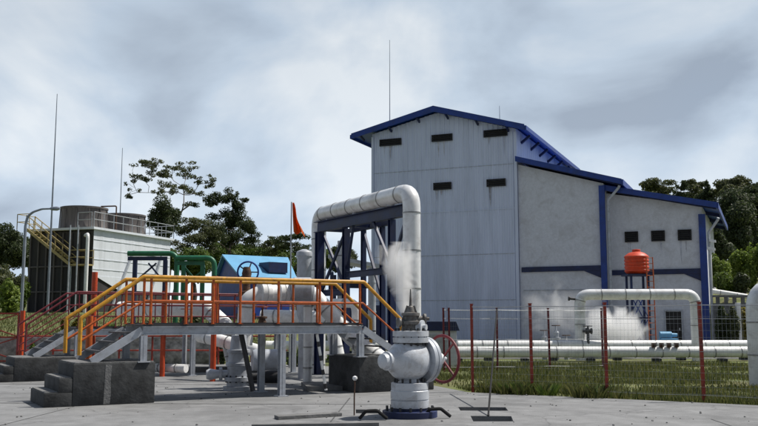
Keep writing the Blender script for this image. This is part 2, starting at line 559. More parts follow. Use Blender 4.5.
# ================================================================== POWER HOUSE
A_B = R(23.6)
BU, BV = Vector((math.cos(A_B), -math.sin(A_B), 0)), Vector((math.sin(A_B), math.cos(A_B), 0))
BO = Vector((9.03, 57.0, 0))
def B(s, t, z):
    return BO + BU * s + BV * t + Vector((0, 0, z))
ph = thing('power_house', 'tall pale blue corrugated power house with blue gabled roof and two stepped lean-to halls', 'power house', BO)

def ribbed(fn, length, top, bottom=0.0, pitch=0.34, dep=0.05):
    """trapezoid-ribbed sheet; fn(l, off, z) gives the point, top(l) the sheet height"""
    mb = MB()
    prof = []
    l = 0.0
    while l < length - 1e-6:
        for f, o in ((0, 0), (0.55, 0), (0.65, dep), (0.90, dep)):
            if l + f * pitch < length:
                prof.append((l + f * pitch, o))
        l += pitch
    prof.append((length, 0))
    prev = None
    for l, o in prof:
        row = (mb.bm.verts.new(fn(l, o, bottom)), mb.bm.verts.new(fn(l, o, top(l))))
        if prev:
            mb.bm.faces.new((prev[0], row[0], row[1], prev[1]))
        prev = row
    return mb
HL = 10.38
PK, RS = 15.72, -5.5                                   # ridge height and place
SLL, SLR = 0.225, 0.29                                 # left and right pitch
EVL, EVR = PK - SLL * (HL + RS), PK + SLR * RS
def gable(l):
    q = l - HL - RS
    return PK + SLL * q if q < 0 else PK - SLR * q
LEN = 17.0
fw = part('wall', ribbed(lambda l, o, z: B(-HL + l, -o, z), HL, gable), 'clad', ph, False, 'pale blue ribbed gable wall')
part('wall', ribbed(lambda l, o, z: B(o, l, z), LEN, lambda l: EVR), 'clad', ph, False, 'ribbed side wall above the lean-to roof')
part('wall', ribbed(lambda l, o, z: B(-HL - o, l, z), LEN, lambda l: EVL), 'clad', ph, False)
part('wall', MB().prism([B(-HL, LEN, 0), B(0, LEN, 0), B(0, LEN, EVR), B(RS, LEN, PK), B(-HL, LEN, EVL)], BV * 0.1), 'clad', ph, False)
# roof: two pitched slabs
mb = MB()
def eave(sg, extra=0.0):
    ex = -HL - 1.25 - extra if sg < 0 else 0.75 + extra
    return ex, PK + 0.12 - (SLL if sg < 0 else SLR) * abs(ex - RS)
for sg in (-1, 1):
    ex, ez = eave(sg)
    mb.prism([B(RS, -0.75, PK + 0.12), B(ex, -0.75, ez), B(ex, -0.75, ez + 0.14), B(RS, -0.75, PK + 0.26)], BV * (LEN + 1.2))
    k = 0
    while k * 0.5 < LEN + 1.0:
        t = -0.7 + k * 0.5
        mb.bar(B(RS + sg * 0.05, t, PK + 0.27), B(ex, t, ez + 0.155), 0.05, 0.04)
        k += 1
rf = part('roof', mb, 'blue_roof', ph, False)
mb = MB()
for sg in (-1, 1):
    ex, ez = eave(sg, 0.02)
    mb.prism([B(RS, -0.81, PK - 0.08), B(ex, -0.81, ez - 0.20), B(ex, -0.81, ez + 0.19), B(RS, -0.81, PK + 0.33)], BV * 0.05)
    mb.prism([B(ex, -0.755, ez - 0.20), B(ex + sg * 0.12, -0.755, ez - 0.17), B(ex + sg * 0.12, -0.755, ez + 0.10), B(ex, -0.755, ez + 0.12)], BV * (LEN + 1.15))
part('fascia', mb, 'blue', rf, False)
for k in range(6):                                       # brackets under the front and side overhang
    s = -HL - 0.6 + k * 2.1
    zz = gable(s + HL)
    part('roof_bracket', MB().bar(B(s, -0.02, zz - 0.25), B(s, -0.70, zz - 0.02), 0.10, 0.14), 'dark_blue', rf, False)
for k in range(6):
    t = 1.2 + k * 2.6
    part('roof_bracket', MB().bar(B(0.03, t, EVR - 0.75), B(0.66, t, EVR - 0.28), 0.16, 0.16), 'dark_blue', rf, False)
for s, t, top in ((-9.45, 1.0, 21.7), (-2.2, 4.0, 16.8)):
    z0 = gable(s + HL) + 0.2
    part('lightning_rod', MB().tube([B(s, t, z0), B(s, t, z0 + (top - z0) * 0.5), B(s, t, top)], 0.032, 8, r1=0.014), 'lampgrey', rf)
# corner trims and seam
mb = MB()
mb.box(B(-HL + 0.06, -0.06, EVL / 2 - 0.05), (0.16, 0.06, EVL - 0.3), (BU, BV))
mb.box(B(-0.05, -0.06, EVR / 2 - 0.05), (0.20, 0.06, EVR - 0.3), (BU, BV))
mb.box(B(-HL / 2, -0.055, 8.86), (HL - 0.3, 0.03, 0.07), (BU, BV))
part('wall_trim', mb, 'clad', fw, False)
for z in (2.9, 5.9, 11.8):
    part('sheet_lap', MB().box(B(-HL / 2, -0.047, z), (HL - 0.35, 0.012, 0.035), (BU, BV)), 'greysteel', fw, False)
def louvre(s0, s1, z0, z1, t, parent, slats=5, frame='vent'):
    mb = MB()
    cx, cz = (s0 + s1) / 2, (z0 + z1) / 2
    mb.box(B(cx, t - 0.03, cz), (s1 - s0 - 0.1, 0.02, z1 - z0 - 0.1), (BU, BV))
    for sx in (s0, s1):
        mb.box(B(sx, t - 0.08, cz), (0.06, 0.12, z1 - z0), (BU, BV))
    for sz in (z0, z1):
        mb.box(B(cx, t - 0.085, sz), (s1 - s0 + 0.06, 0.13, 0.05), (BU, BV))
    wv = part('vent_window', mb, frame, parent, False)
    mb = MB()
    n = max(2, int((z1 - z0) / 0.11))
    for k in range(n):
        zc = z0 + (k + 0.5) * (z1 - z0) / n
        mb.prism([B(s0 + 0.04, t - 0.13, zc - 0.05), B(s0 + 0.04, t - 0.05, zc + 0.02), B(s0 + 0.04, t - 0.05, zc + 0.035), B(s0 + 0.04, t - 0.13, zc - 0.035)], BU * (s1 - s0 - 0.08))
    part('louvre', mb, 'darksteel', wv, False)
for s0, s1 in ((-9.72, -8.15), (-5.83, -4.41), (-2.13, -0.57)):
    louvre(s0, s1, 13.72, 14.14, -0.03, fw)
for s0, s1 in ((-5.73, -4.52), (-1.98, -0.76)):
    louvre(s0, s1, 10.38, 10.82, -0.03, fw)

# lean-to hall one
def lean(s0, s1, t0, t1, zt0, zt1, name_label):
    """mono-pitch hall: front wall panel, back, right side"""
    mb = MB()
    sl = (zt1 - zt0) / (s1 - s0)
    mb.prism([B(s0, t0, 0), B(s1, t0, 0), B(s1, t0, zt1), B(s0, t0, zt0)], BV * 0.2)
    mb.prism([B(s1 - 0.2, t0 + 0.21, 0), B(s1, t0 + 0.21, 0), B(s1, t0 + 0.21, zt1), B(s1 - 0.2, t0 + 0.21, zt1 - sl * 0.2)], BV * (t1 - t0 - 0.42))
    mb.prism([B(s0, t1 - 0.2, 0), B(s1, t1 - 0.2, 0), B(s1, t1 - 0.2, zt1), B(s0, t1 - 0.2, zt0)], BV * 0.2)
    return part('wall', mb, 'clad_grey', ph, False, name_label)
W1 = lean(0.06, 5.55, 0.12, 15, 11.75, 10.15, 'worn grey wall of the upper lean-to hall')
W2 = lean(5.57, 11.25, 0.95, 14, 9.62, 8.55, 'worn grey wall of the lower lean-to hall')
def mono_roof(s0, s1, t0, t1, z0, z1):
    mb = MB()
    mb.prism([B(s0, t0, z0), B(s1, t0, z1), B(s1, t0, z1 + 0.10), B(s0, t0, z0 + 0.10)], BV * (t1 - t0))
    o = part('roof', mb, 'blue_roof', ph, False)
    mb = MB()
    mb.prism([B(s0 - 0.02, t0 - 0.05, z0 - 0.20), B(s1 + 0.02, t0 - 0.05, z1 - 0.20), B(s1 + 0.02, t0 - 0.05, z1 + 0.15), B(s0 - 0.02, t0 - 0.05, z0 + 0.15)], BV * 0.045)
    mb.prism([B(s1 + 0.003, t0, z1 - 0.24), B(s1 + 0.10, t0, z1 - 0.24), B(s1 + 0.10, t0, z1 + 0.12), B(s1 + 0.003, t0, z1 + 0.12)], BV * (t1 - t0))
    part('fascia', mb, 'blue', o, False)
    mb = MB()
    n = int((s1 - s0) / 0.6)
    for k in range(4):
        t = t0 + 0.4 + k * (t1 - t0 - 1) / 3
        mb.prism([B(s0 + 0.2, t, z0 - 0.24), B(s1 - 0.05, t, z1 - 0.24), B(s1 - 0.05, t, z1 - 0.01), B(s0 + 0.2, t, z0 - 0.01)], BV * 0.12)
    part('rafter', mb, 'dark_blue', o, False)
    return o
mono_roof(0.08, 6.75, -0.55, 15.4, 12.05, 10.12)
mono_roof(5.60, 12.15, 0.15, 14.4, 9.90, 8.46)
# blue columns and beams
mb = MB()
mb.box(B(5.45, 0.0, 5.0), (0.36, 0.24, 10.0), (BU, BV))
part('column', mb, 'blue', ph, False)
mb = MB()
mb.box(B(11.25, 0.83, 4.0), (0.40, 0.24, 8.0), (BU, BV))
part('column', mb, 'blue', ph, False)
mb = MB()
mb.box(B(2.85, 0.06, 4.83), (4.8, 0.14, 0.32), (BU, BV))
mb.prism([B(5.26, 0.0, 4.66), B(5.26, 0.0, 4.2), B(4.2, 0.0, 4.66)], BV * 0.11)
mb.prism([B(0.2, 0.0, 4.66), B(0.9, 0.0, 4.66), B(0.45, 0.0, 4.98), B(0.2, 0.0, 4.98)], BV * 0.105)
part('beam', mb, 'dark_blue', ph, False)
mb = MB()
mb.box(B(8.4, 0.89, 4.55), (5.28, 0.14, 0.32), (BU, BV))
mb.prism([B(11.04, 0.83, 4.38), B(11.04, 0.83, 3.95), B(10.1, 0.83, 4.38)], BV * 0.11)
part('beam', mb, 'dark_blue', ph, False)
mb = MB()
mb.box(B(2.8, 0.10, 3.5), (5.0, 0.05, 0.05), (BU, BV))
part('wall_trim', mb, 'greysteel', W1, False)
# downpipes with slanting swan necks
for s, t, z, sw in ((5.85, -0.12, 9.9, 0.75), (11.6, 0.72, 7.7, 0.6)):
    path = [B(s + sw, t - 0.25, z), B(s + sw * 0.9, t - 0.2, z - 0.15), B(s, t, z - 0.85), B(s, t, 0.1)]
    part('downpipe', MB().tube(fillet(path, 0.2, 4), 0.085, 10), 'greysteel', ph)
rg = random.Random(12)
for s0, s1, z0, par, tt in ((-9.72, -8.15, 13.72, fw, -0.052), (-5.83, -4.41, 13.72, fw, -0.052), (-2.13, -0.57, 13.72, fw, -0.052), (-5.73, -4.52, 10.38, fw, -0.052), (-1.98, -0.76, 10.38, fw, -0.052), (6.67, 7.42, 6.47, W2, 0.947), (8.27, 9.02, 6.47, W2, 0.947), (9.84, 10.58, 6.47, W2, 0.947)):
    for k in range(2):
        c, wd_, ln_ = rg.uniform(s0 + 0.1, s1 - 0.1), rg.uniform(0.03, 0.09), rg.uniform(0.4, 1.5)
        part('rust_streak', MB().prism([B(c - wd_, tt, z0 - 0.03), B(c + wd_, tt, z0 - 0.03), B(c + wd_ * 0.6, tt, z0 - ln_ * 0.5), B(c + 0.01, tt, z0 - ln_), B(c - wd_ * 0.5, tt, z0 - ln_ * 0.6)], BV * 0.001), 'streak', par, False)
for a, b in ((6.67, 7.42), (8.27, 9.02), (9.84, 10.58)):
    louvre(a, b, 6.47, 7.08, 0.95, W2)
# door of the lower hall, and a lighter recessed frame
dr = part('door', MB().box(B(9.37, 0.915, 1.05), (0.9, 0.06, 2.1), (BU, BV)), 'vent', ph, False)
mb = MB()
for s in (8.88, 9.86):
    mb.box(B(s, 0.90, 1.07), (0.08, 0.10, 2.14), (BU, BV))
mb.box(B(9.37, 0.90, 2.18), (1.06, 0.10, 0.08), (BU, BV))
part('frame', mb, 'greysteel', dr, False)
part('handle', MB().box(B(9.70, 0.87, 1.05), (0.05, 0.05, 0.14), (BU, BV)), 'alu', dr, False)
fl = part('floodlight', MB().prism([B(11.62, 0.55, 6.3), B(12.0, 0.35, 6.22), B(12.0, 0.35, 6.34), B(11.62, 0.55, 6.48)], BV * 0.3), 'white', ph, False)
part('floodlight', MB().prism([B(11.5, 0.3, 5.8), B(11.95, 0.1, 5.72), B(11.95, 0.1, 5.86), B(11.5, 0.3, 5.98)], BV * 0.3), 'white', ph, False)

# ================================================================== PLATFORMS
DU, DN = Vector((0.866, 0.5, 0)), Vector((-0.5, 0.866, 0))
def stair_block(name_label, o, s_a, s_b, n0, n1, zs, side):
    """stepped concrete block: side -1 steps go down to -DU"""
    def D(s, n, z):
        return o + DU * s + DN * n + Vector((0, 0, z))
    t = thing('concrete_block', name_label, 'stair block', D((s_a + s_b) / 2, n0, 0), 'stepped concrete blocks')
    mb = MB()
    mb.box(D((s_a + s_b) / 2, (n0 + n1) / 2, zs[-1] / 2), (s_b - s_a, n1 - n0, zs[-1]), (DU, DN), 0.02)
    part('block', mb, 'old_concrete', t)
    part('cap', MB().box(D((s_a + s_b) / 2, (n0 + n1) / 2, zs[-1] + 0.012), (s_b - s_a - 0.05, n1 - n0 - 0.05, 0.024), (DU, DN), 0.006), 'slab', t)  # added pale sheet: sunlight on the block top put into its colour
    if name_label.startswith('near'):                           # whitewash drip down the front face
        f = D(s_a + 0.62, n0 - 0.003, 0)
        pts = [(-0.03, zs[-1] - 0.02), (0.09, zs[-1] - 0.02), (0.075, 0.45), (0.085, 0.2), (0.07, 0.02), (-0.05, 0.02), (-0.04, 0.3)]
        part('paint_drip', MB().prism([f + DU * x + Z * z for x, z in pts], DN * 0.002), 'slab', t, False)
    for k in range(len(zs) - 1):
        z = zs[k]
        j = len(zs) - 1 - k
        ln = 0.25 * j
        c = (s_a - ln / 2 if side < 0 else s_b + ln / 2)
        if k > 0:
            zlo = zs[k - 1]
        else:
            zlo = 0
        part('sunlit_tread', MB().box(D(c, (n0 + n1) / 2, z + 0.008), (ln - 0.04, n1 - n0 - 0.08, 0.016), (DU, DN)), 'slab', t, False)  # paler sheet on each tread, sun on the step painted in
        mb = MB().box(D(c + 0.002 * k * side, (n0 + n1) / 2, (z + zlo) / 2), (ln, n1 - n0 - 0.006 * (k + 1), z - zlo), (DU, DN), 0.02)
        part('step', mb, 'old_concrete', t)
    return t

def platform(label, o, ln, wd, zd, zb_l, zb_r, rail_h, posts, m_top, m_post, right_stair, side_beam='greysteel', supports=(), rail_r=0.030, midz=(0.5,)):
    def D(s, n, z):
        return o + DU * s + DN * n + Vector((0, 0, z))
    t = thing('walkway_platform', label, 'platform', D(0, 0, 0))
    part('deck', MB().box(D(ln / 2, wd / 2, zd), (ln, wd, 0.035), (DU, DN)), 'grating', t, False)
    for n in (0.045, wd - 0.045):
        mb = MB()                                        # channel beam under the deck edge
        mb.box(D(ln / 2, n, zd - 0.11), (ln, 0.012, 0.17), (DU, DN))
        mb.box(D(ln / 2, n - 0.02, zd - 0.03), (ln, 0.08, 0.012), (DU, DN))
        mb.box(D(ln / 2, n - 0.02, zd - 0.188), (ln, 0.08, 0.012), (DU, DN))
        part('side_beam', mb, side_beam, t, False)
    for s, n, zb in supports:
        mb = MB()
        mb.box(D(s, n, (zd - 0.2 + zb) / 2), (0.012, 0.14, zd - 0.2 - zb), (DU, DN))
        for q in (-0.06, 0.06):
            mb.box(D(s, n + q, (zd - 0.2 + zb) / 2), (0.13, 0.012, zd - 0.2 - zb), (DU, DN))
        mb.box(D(s, n, zb + 0.01), (0.24, 0.24, 0.02), (DU, DN))
        part('support_post', mb, side_beam, t, False)
    stairs = [(-1, 0.0, zb_l)] + ([(1, ln, zb_r)] if right_stair else [])
    for sg, s0, zb in stairs:
        run = (zd - zb) * 1.33
        for n in (0.02, wd - 0.02):
            a, b = D(s0 + sg * 0.02, n, zd - 0.10), D(s0 + sg * (run + 0.02), n, zb + 0.02)
            mb = MB().bar(a, b, 0.04, 0.15)
            part('stringer', mb, side_beam, t, False)
        k = 4
        for i in range(1, k):
            z = zd - (zd - zb) * i / k
            part('tread', MB().box(D(s0 + sg * run * i / k, wd / 2, z + 0.03), (0.24, wd - 0.09, 0.03), (DU, DN)), 'grating', t, False)
    for n in (0.0, wd):
        path = []
        runl = (zd - zb_l) * 1.33
        path += [D(-runl - 0.25, n, zb_l + 0.15), D(-runl - 0.25, n, zb_l + rail_h * 0.88), D(-0.02, n, zd + rail_h)]
        if right_stair:
            runr = (zd - zb_r) * 1.33
            path += [D(ln + 0.02, n, zd + rail_h), D(ln + runr + 0.05, n, zb_r + rail_h * 0.86), D(ln + runr + 0.05, n, zb_r + 0.02)]
        else:
            path += [D(ln, n, zd + rail_h)]
        part('handrail', MB().tube(fillet(path, 0.07, 4), rail_r, 10), m_top, t)
        for fr in midz:
            a = [D(-runl - 0.23, n, zb_l + rail_h * 0.88 * fr), D(0, n, zd + rail_h * fr), D(ln, n, zd + rail_h * fr)]
            if right_stair:
                a.append(D(ln + runr + 0.04, n, zb_r + rail_h * 0.86 * fr))
            part('mid_rail', MB().tube(a, rail_r * 0.6, 8), m_post, t)
        for s in posts:
            mb = MB().tube([D(s, n, zd + 0.02), D(s, n, zd + rail_h)], rail_r * 0.68, 8)
            mb.box(D(s, n, zd + 0.024), (0.1, 0.09, 0.01), (DU, DN))
            part('rail_post', mb, m_post, t)
        part('toe_plate', MB().box(D(ln / 2, n + (0.01 if n == 0 else -0.01), zd + 0.03), (ln - 0.02, 0.006, 0.025), (DU, DN)), 'darksteel', t, False)
    return t
OA = Vector((-4.62, 17.4, 0))
ZB = (0.26, 0.52, 0.78)
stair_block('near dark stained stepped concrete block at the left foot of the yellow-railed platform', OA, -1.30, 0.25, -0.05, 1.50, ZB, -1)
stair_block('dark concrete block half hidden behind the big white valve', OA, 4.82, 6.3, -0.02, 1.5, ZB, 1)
def s_of(px, o):
    r = (px - 379) / F_PX
    return (r * o.y - o.x) / (0.866 - 0.5 * r)
platform('near steel walkway with yellow handrails over the pipes between two concrete blocks', OA, 4.92, 1.4, 1.5, 0.79, 0.79, 0.95,
         [s_of(p, OA) for p in (145, 152, 187, 214, 241, 279, 320, 345, 360)], 'yellow', 'orange', True,
         supports=((0.02, 0.05, 0.78), (0.02, 1.35, 0.78), (s_of(284, OA), 0.05, 0.0), (s_of(287, OA), 1.35, 0.0), (4.88, 0.05, 0.78), (4.88, 1.35, 0.78)), rail_r=0.040, midz=(0.5,))
OB = Vector((-8.24, 24.15, 0))
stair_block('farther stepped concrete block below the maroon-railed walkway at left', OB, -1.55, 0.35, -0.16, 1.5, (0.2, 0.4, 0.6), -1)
platform('farther steel walkway with thin maroon railings behind the yellow-railed one', OB, 6.6, 1.4, 1.38, 0.61, 0.61, 0.98,
         [0.05 + 0.5 * k for k in range(14)], 'maroon', 'maroon', False,
         supports=((0.05, 0.05, 0.6), (0.05, 1.35, 0.6), (3.3, 0.05, 0.0), (6.5, 0.05, 0.0), (6.5, 1.35, 0.0)), rail_r=0.026, midz=(0.33, 0.66))
# leaning props by the near platform
single('dark_brace', MB().tube([at(241, 333, 19.0), at(253, 391, 19.0)], 0.055, 10), 'darksteel', 'dark steel pipe prop leaning under the yellow-railed walkway', 'prop', at(253, 391, 19.0))
mb = MB()
a, b = at(317, 334, 19.4), at(326, 390, 19.6)
st = thing('striped_pole', 'thin leaning pole banded black and white under the right end of the walkway', 'pole', b)
part('pole', MB().tube([a, b], 0.032, 8), 'white', st)
for k in range(4):
    p, q = a.lerp(b, k * 0.25 + 0.13), a.lerp(b, k * 0.25 + 0.22)
    part('black_band', MB().tube([p, q], 0.036, 8), 'darksteel', st)
single('red_post', MB().tube([at(95, 272, 26), Vector((at(95, 272, 26).x, 26, 0))], 0.085, 12), 'redorange', 'tall bright red-orange round post behind the walkway stairs', 'post', (at(95, 272, 26).x, 26, 0))
single('orange_post', MB().tube([at(90, 316, 18.6), Vector((at(90, 316, 18.6).x, 18.6, 0.0))], 0.07, 12), 'orange', 'short thick orange post at the foot of the yellow stair rail', 'post', (at(90, 316, 18.6).x, 18.6, 0))

for px, py, d, lab in ((164.5, 291, 25.5, 'red-orange post between the two walkways, left of the white pipe bend'), (215, 276, 23.5, 'red-orange post rising above the yellow rail left of the blue handwheel')):
    c = at(px, py, d)
    single('red_post', MB().tube([Vector((c.x, d, 0)), c], 0.075, 12), 'redorange', lab, 'post', (c.x, d, 0))
pr = thing('pipe_railing', 'low red pipe railing on the yard in front of the stone wall', 'railing', (-9.0, 31.0, 0))
for k in range(9):
    x = -12.5 + k * 1.15
    part('post', MB().tube([(x, 31.0, 0), (x, 31.0, 1.05)], 0.035, 8), 'red', pr)
for z in (0.55, 1.04):
    part('rail', MB().tube([(-12.6, 31.0, z), (-3.2, 31.0, z)], 0.03, 8), 'red', pr)

# ================================================================== NEAR WELLHEAD VALVE
WX, WY = gx(409.5, 15.0), 15.0
WO = Vector((WX, WY, 0))
wl = thing('wellhead_valve', 'big white wellhead gate valve with round body and red handwheel in the foreground', 'valve', WO)

def bolts(name, parent, c, axis, rr, n, br, bl):
    ax = Vector(axis).normalized()
    ref = Vector((0, 0, 1)) if abs(ax.z) < 0.9 else Vector((1, 0, 0))
    u = ax.cross(ref).normalized()
    v = ax.cross(u)
    for k in range(n):
        a = 2 * math.pi * k / n
        p = Vector(c) + (u * math.cos(a) + v * math.sin(a)) * rr
        part(name, MB().tube([p - ax * bl / 2, p + ax * bl / 2], br, 6), 'darksteel', parent)
part('base_flange', MB().lathe(WO, Z, [(0, 0.46), (0.10, 0.46), (0.105, 0.45), (0.11, 0.30), (0.15, 0.30)], 32), 'dark_blue', wl, True, 'dark blue casing flange on the ground')
bolts('base_bolt', wl, WO + Z * 0.10, Z, 0.39, 14, 0.024, 0.15)
part('spool_flange', MB().lathe(WO, Z, [(0.15, 0.27), (0.155, 0.318), (0.275, 0.322), (0.28, 0.30), (0.292, 0.30), (0.297, 0.322), (0.43, 0.322), (0.44, 0.31), (0.455, 0.31), (0.46, 0.315), (0.56, 0.31), (0.565, 0.28), (0.57, 0.17)], 36), 'valve', wl)
bolts('spool_bolt', wl, WO + Z * 0.575, Z, 0.25, 12, 0.022, 0.11)
part('neck', MB().lathe(WO, Z, [(0.56, 0.19), (0.62, 0.15), (0.70, 0.15), (0.78, 0.19)], 28), 'valve', wl)
BC = WO + Vector((-0.02, 0.0, 0.93))
AX = Vector((0.76, 0.65, 0)).normalized()              # run of the valve body
AN = Vector((-AX.y, AX.x, 0))
prof = []
for k in range(17):
    a = -math.pi / 2 + math.pi * k / 16
    prof.append((math.sin(a) * 0.41, max(math.cos(a) * 0.355, 0.001)))
bd = part('body', MB().lathe(BC, AX, prof, 36), 'valve', wl)
part('inlet_neck', MB().lathe(BC, -AX, [(0.28, 0.24), (0.38, 0.16), (0.46, 0.13), (0.465, 0.155), (0.50, 0.155), (0.505, 0.13), (0.58, 0.12), (0.60, 0.09)], 28), 'valve', wl)
part('side_flange', MB().lathe(BC, AX, [(0.26, 0.375), (0.265, 0.385), (0.34, 0.385), (0.345, 0.36), (0.355, 0.36), (0.36, 0.385), (0.42, 0.385), (0.425, 0.37)], 40), 'greysteel', wl)
part('side_bonnet', MB().lathe(BC, AX, [(0.42, 0.31), (0.50, 0.29), (0.58, 0.20), (0.62, 0.12), (0.76, 0.10), (0.78, 0.06)], 28), 'white', wl)
part('top_neck', MB().lathe(BC, Z, [(0.22, 0.26), (0.27, 0.24), (0.36, 0.24)], 28), 'iron', wl)
TC = WO + Z * 1.22 + Vector((0.02, 0, 0))
part('top_flange', MB().lathe(TC, Z, [(0, 0.22), (0.005, 0.30), (0.085, 0.305), (0.09, 0.28), (0.105, 0.28), (0.11, 0.305), (0.195, 0.305), (0.20, 0.28), (0.205, 0.15)], 36), 'valve', wl)
bolts('top_bolt', wl, TC + Z * 0.10, Z, 0.262, 14, 0.022, 0.29)
bn = part('bonnet', MB().lathe(TC, Z, [(0.20, 0.16), (0.29, 0.15), (0.31, 0.19), (0.36, 0.19), (0.37, 0.12), (0.44, 0.11), (0.455, 0.155), (0.50, 0.155), (0.51, 0.075), (0.60, 0.055), (0.62, 0.028), (0.74, 0.018), (0.90, 0.010)], 24), 'iron', wl)
mb = MB()
for sx in (-1, 1):
    mb.bar(TC + Vector((sx * 0.14, 0, 0.36)), TC + Vector((sx * 0.05, 0, 0.62)), 0.035, 0.04)
mb.lathe(TC + Z * 0.40, Vector((1, 0.2, 0)), [(0.1, 0.05), (0.22, 0.05), (0.225, 0.09), (0.26, 0.09), (0.265, 0.03), (0.32, 0.03)], 14)
mb.lathe(TC + Z * 0.34, Vector((-1, -0.5, 0)), [(0.1, 0.05), (0.2, 0.05), (0.205, 0.08), (0.24, 0.08)], 14)
part('yoke', mb, 'iron', bn)
part('side_valve', MB().lathe(TC + Vector((0.06, -0.05, 0.26)), Vector((0.9, -0.4, 0)), [(0.05, 0.08), (0.12, 0.085), (0.125, 0.12), (0.16, 0.12), (0.165, 0.05), (0.22, 0.05)], 16), 'valve', bn)
# handwheel
HC = BC + AX * 0.80
hw = part('handwheel', MB().ring(HC, AX, 0.40, 0.026, 40, 10), 'maroon', wl, True, 'red handwheel with four spokes')
mb = MB()
for k in range(4):
    a = math.pi / 4 + k * math.pi / 2
    mb.tube([HC, HC + (AN * math.cos(a) + Z * math.sin(a)) * 0.395], 0.02, 8)
part('spoke', mb, 'maroon', hw)
part('hub', MB().lathe(HC, AX, [(-0.05, 0.05), (0.04, 0.055), (0.045, 0.03), (0.09, 0.028)], 14), 'valve', hw)
# stub pipes, hose and chain around the foot
for k, (px, py, d) in enumerate(((372, 419, 14.4), (436, 417, 14.7))):
    c = at(px, py, d)
    c.z = 0.0
    mb = MB().tube(fillet([c + Vector((-0.2, 0.05, 0.03)), c + Vector((-0.1, 0, 0.15)), c + Vector((0.08, 0, 0.16)), c + Vector((0.24, 0.05, 0.03))], 0.08, 5), 0.028, 8)
    single('rubber_hose', mb, 'rubber', ('black hose looped on the concrete left of the big white valve', 'black hose looped on the concrete right of the big white valve')[k], 'hose', c)
hp = thing('short_standpipe', 'thin little standpipe with a shiny round cap left of the big white valve', 'standpipe', (gx(354.5, 15.2), 15.2, 0))
b0 = Vector((gx(354.5, 15.2), 15.2, 0))
part('pipe', MB().tube([b0, b0 + Vector((0.0, 0, 0.30)), b0 + Vector((0.01, 0, 0.58))], 0.012, 8), 'rust', hp)
part('cap', MB().lathe(b0 + Vector((0.01, 0, 0.58)), Z, [(0, 0.02), (0.03, 0.045), (0.06, 0.04), (0.08, 0.01)], 14), 'alu', hp)
# low slabs and kerbs lying on the yard
def slab(pts, label, hgt=0.075):
    c = sum((Vector(p) for p in pts), Vector()) / len(pts)
    single('cover_slab', MB().prism([(p[0], p[1], 0.004) for p in pts], (0, 0, hgt)), 'slab', label, 'slab', (c.x, c.y, 0), 'concrete cover slabs', False)
slab([(-1.62, 14.5, 0), (-0.62, 15.05, 0), (-0.72, 15.3, 0), (-1.72, 14.75, 0)], 'low concrete kerb strip in the yard before the walkway', 0.05)
slab([(-1.9, 13.4, 0), (0.0, 13.65, 0), (0.0, 13.78, 0), (-1.9, 13.55, 0)], 'long thin kerb at the very bottom of the yard', 0.05)
slab([(-1.62, 20.2, 0), (0.6, 21.0, 0), (0.5, 22.4, 0), (-1.9, 21.8, 0)], 'flat concrete slab under the right half of the walkway', 0.10)
slab([(-6.3, 27.5, 0), (-3.2, 28.0, 0), (-3.3, 29.5, 0), (-6.5, 29.2, 0)], 'distant concrete slab behind the walkways', 0.15)

# ================================================================== SECOND WELLHEAD AND PIPES UNDER THE WALKWAYS
P2 = Vector((gx(239, 20.6), 20.6, 0))
w2 = thing('wellhead_valve', 'grey wellhead stack with blue handwheel under and behind the yellow-railed walkway', 'valve', P2)
part('base_flange', MB().lathe(P2, Z, [(0, 0.34), (0.09, 0.34), (0.10, 0.26), (0.2, 0.26), (0.21, 0.31), (0.30, 0.31), (0.31, 0.25), (0.55, 0.25), (0.56, 0.29), (0.62, 0.29), (0.63, 0.24), (0.85, 0.23), (0.86, 0.27), (0.92, 0.27), (0.93, 0.2), (1.25, 0.17)], 30), 'greysteel', w2)
bolts('base_bolt', w2, P2 + Z * 0.26, Z, 0.28, 12, 0.02, 0.16)
part('side_valve', MB().lathe(P2 + Z * 0.38, Vector((-1, -0.1, -0.03)), [(0.2, 0.09), (0.36, 0.09), (0.365, 0.15), (0.43, 0.15), (0.435, 0.09), (0.58, 0.12), (0.66, 0.13), (0.72, 0.10)], 18), 'valve', w2)
part('side_valve', MB().lathe(P2 + Z * 0.30 + Vector((0.2, 0, 0)), Vector((1, 0.1, 0)), [(0.0, 0.09), (0.28, 0.09), (0.285, 0.15), (0.80, 0.16), (0.81, 0.08), (0.88, 0.06)], 18), 'darksteel', w2)
hwc = at(248, 272, 21.4)
part('stem', MB().lathe(Vector((hwc.x - 0.03, 21.4, 1.1)), Z, [(0, 0.17), (0.5, 0.17), (0.52, 0.24), (0.66, 0.24), (0.68, 0.15), (1.05, 0.13), (1.08, 0.20), (1.18, 0.20), (1.2, 0.1), (1.45, 0.09), (1.62, 0.12), (1.78, 0.08)], 20), 'rust', w2)
wh = part('handwheel', MB().ring(hwc, Vector((0.25, -1, 0)), 0.25, 0.022, 28, 8), 'blue', w2)
mb = MB()
for k in range(5):
    a = k * 2 * math.pi / 5
    mb.tube([hwc, hwc + Vector((math.cos(a), 0.25 * math.cos(a), math.sin(a))) * 0.245], 0.016, 6)
part('spoke', mb, 'rust', wh)

def pipe(name, label, pts, r, elbow, m='alu', group=None, band=0.9, seg=20):
    base = Vector(pts[-1])
    return single(name, pipe_mb(pts, r, elbow, seg, band), m, label, 'pipe', base, group)
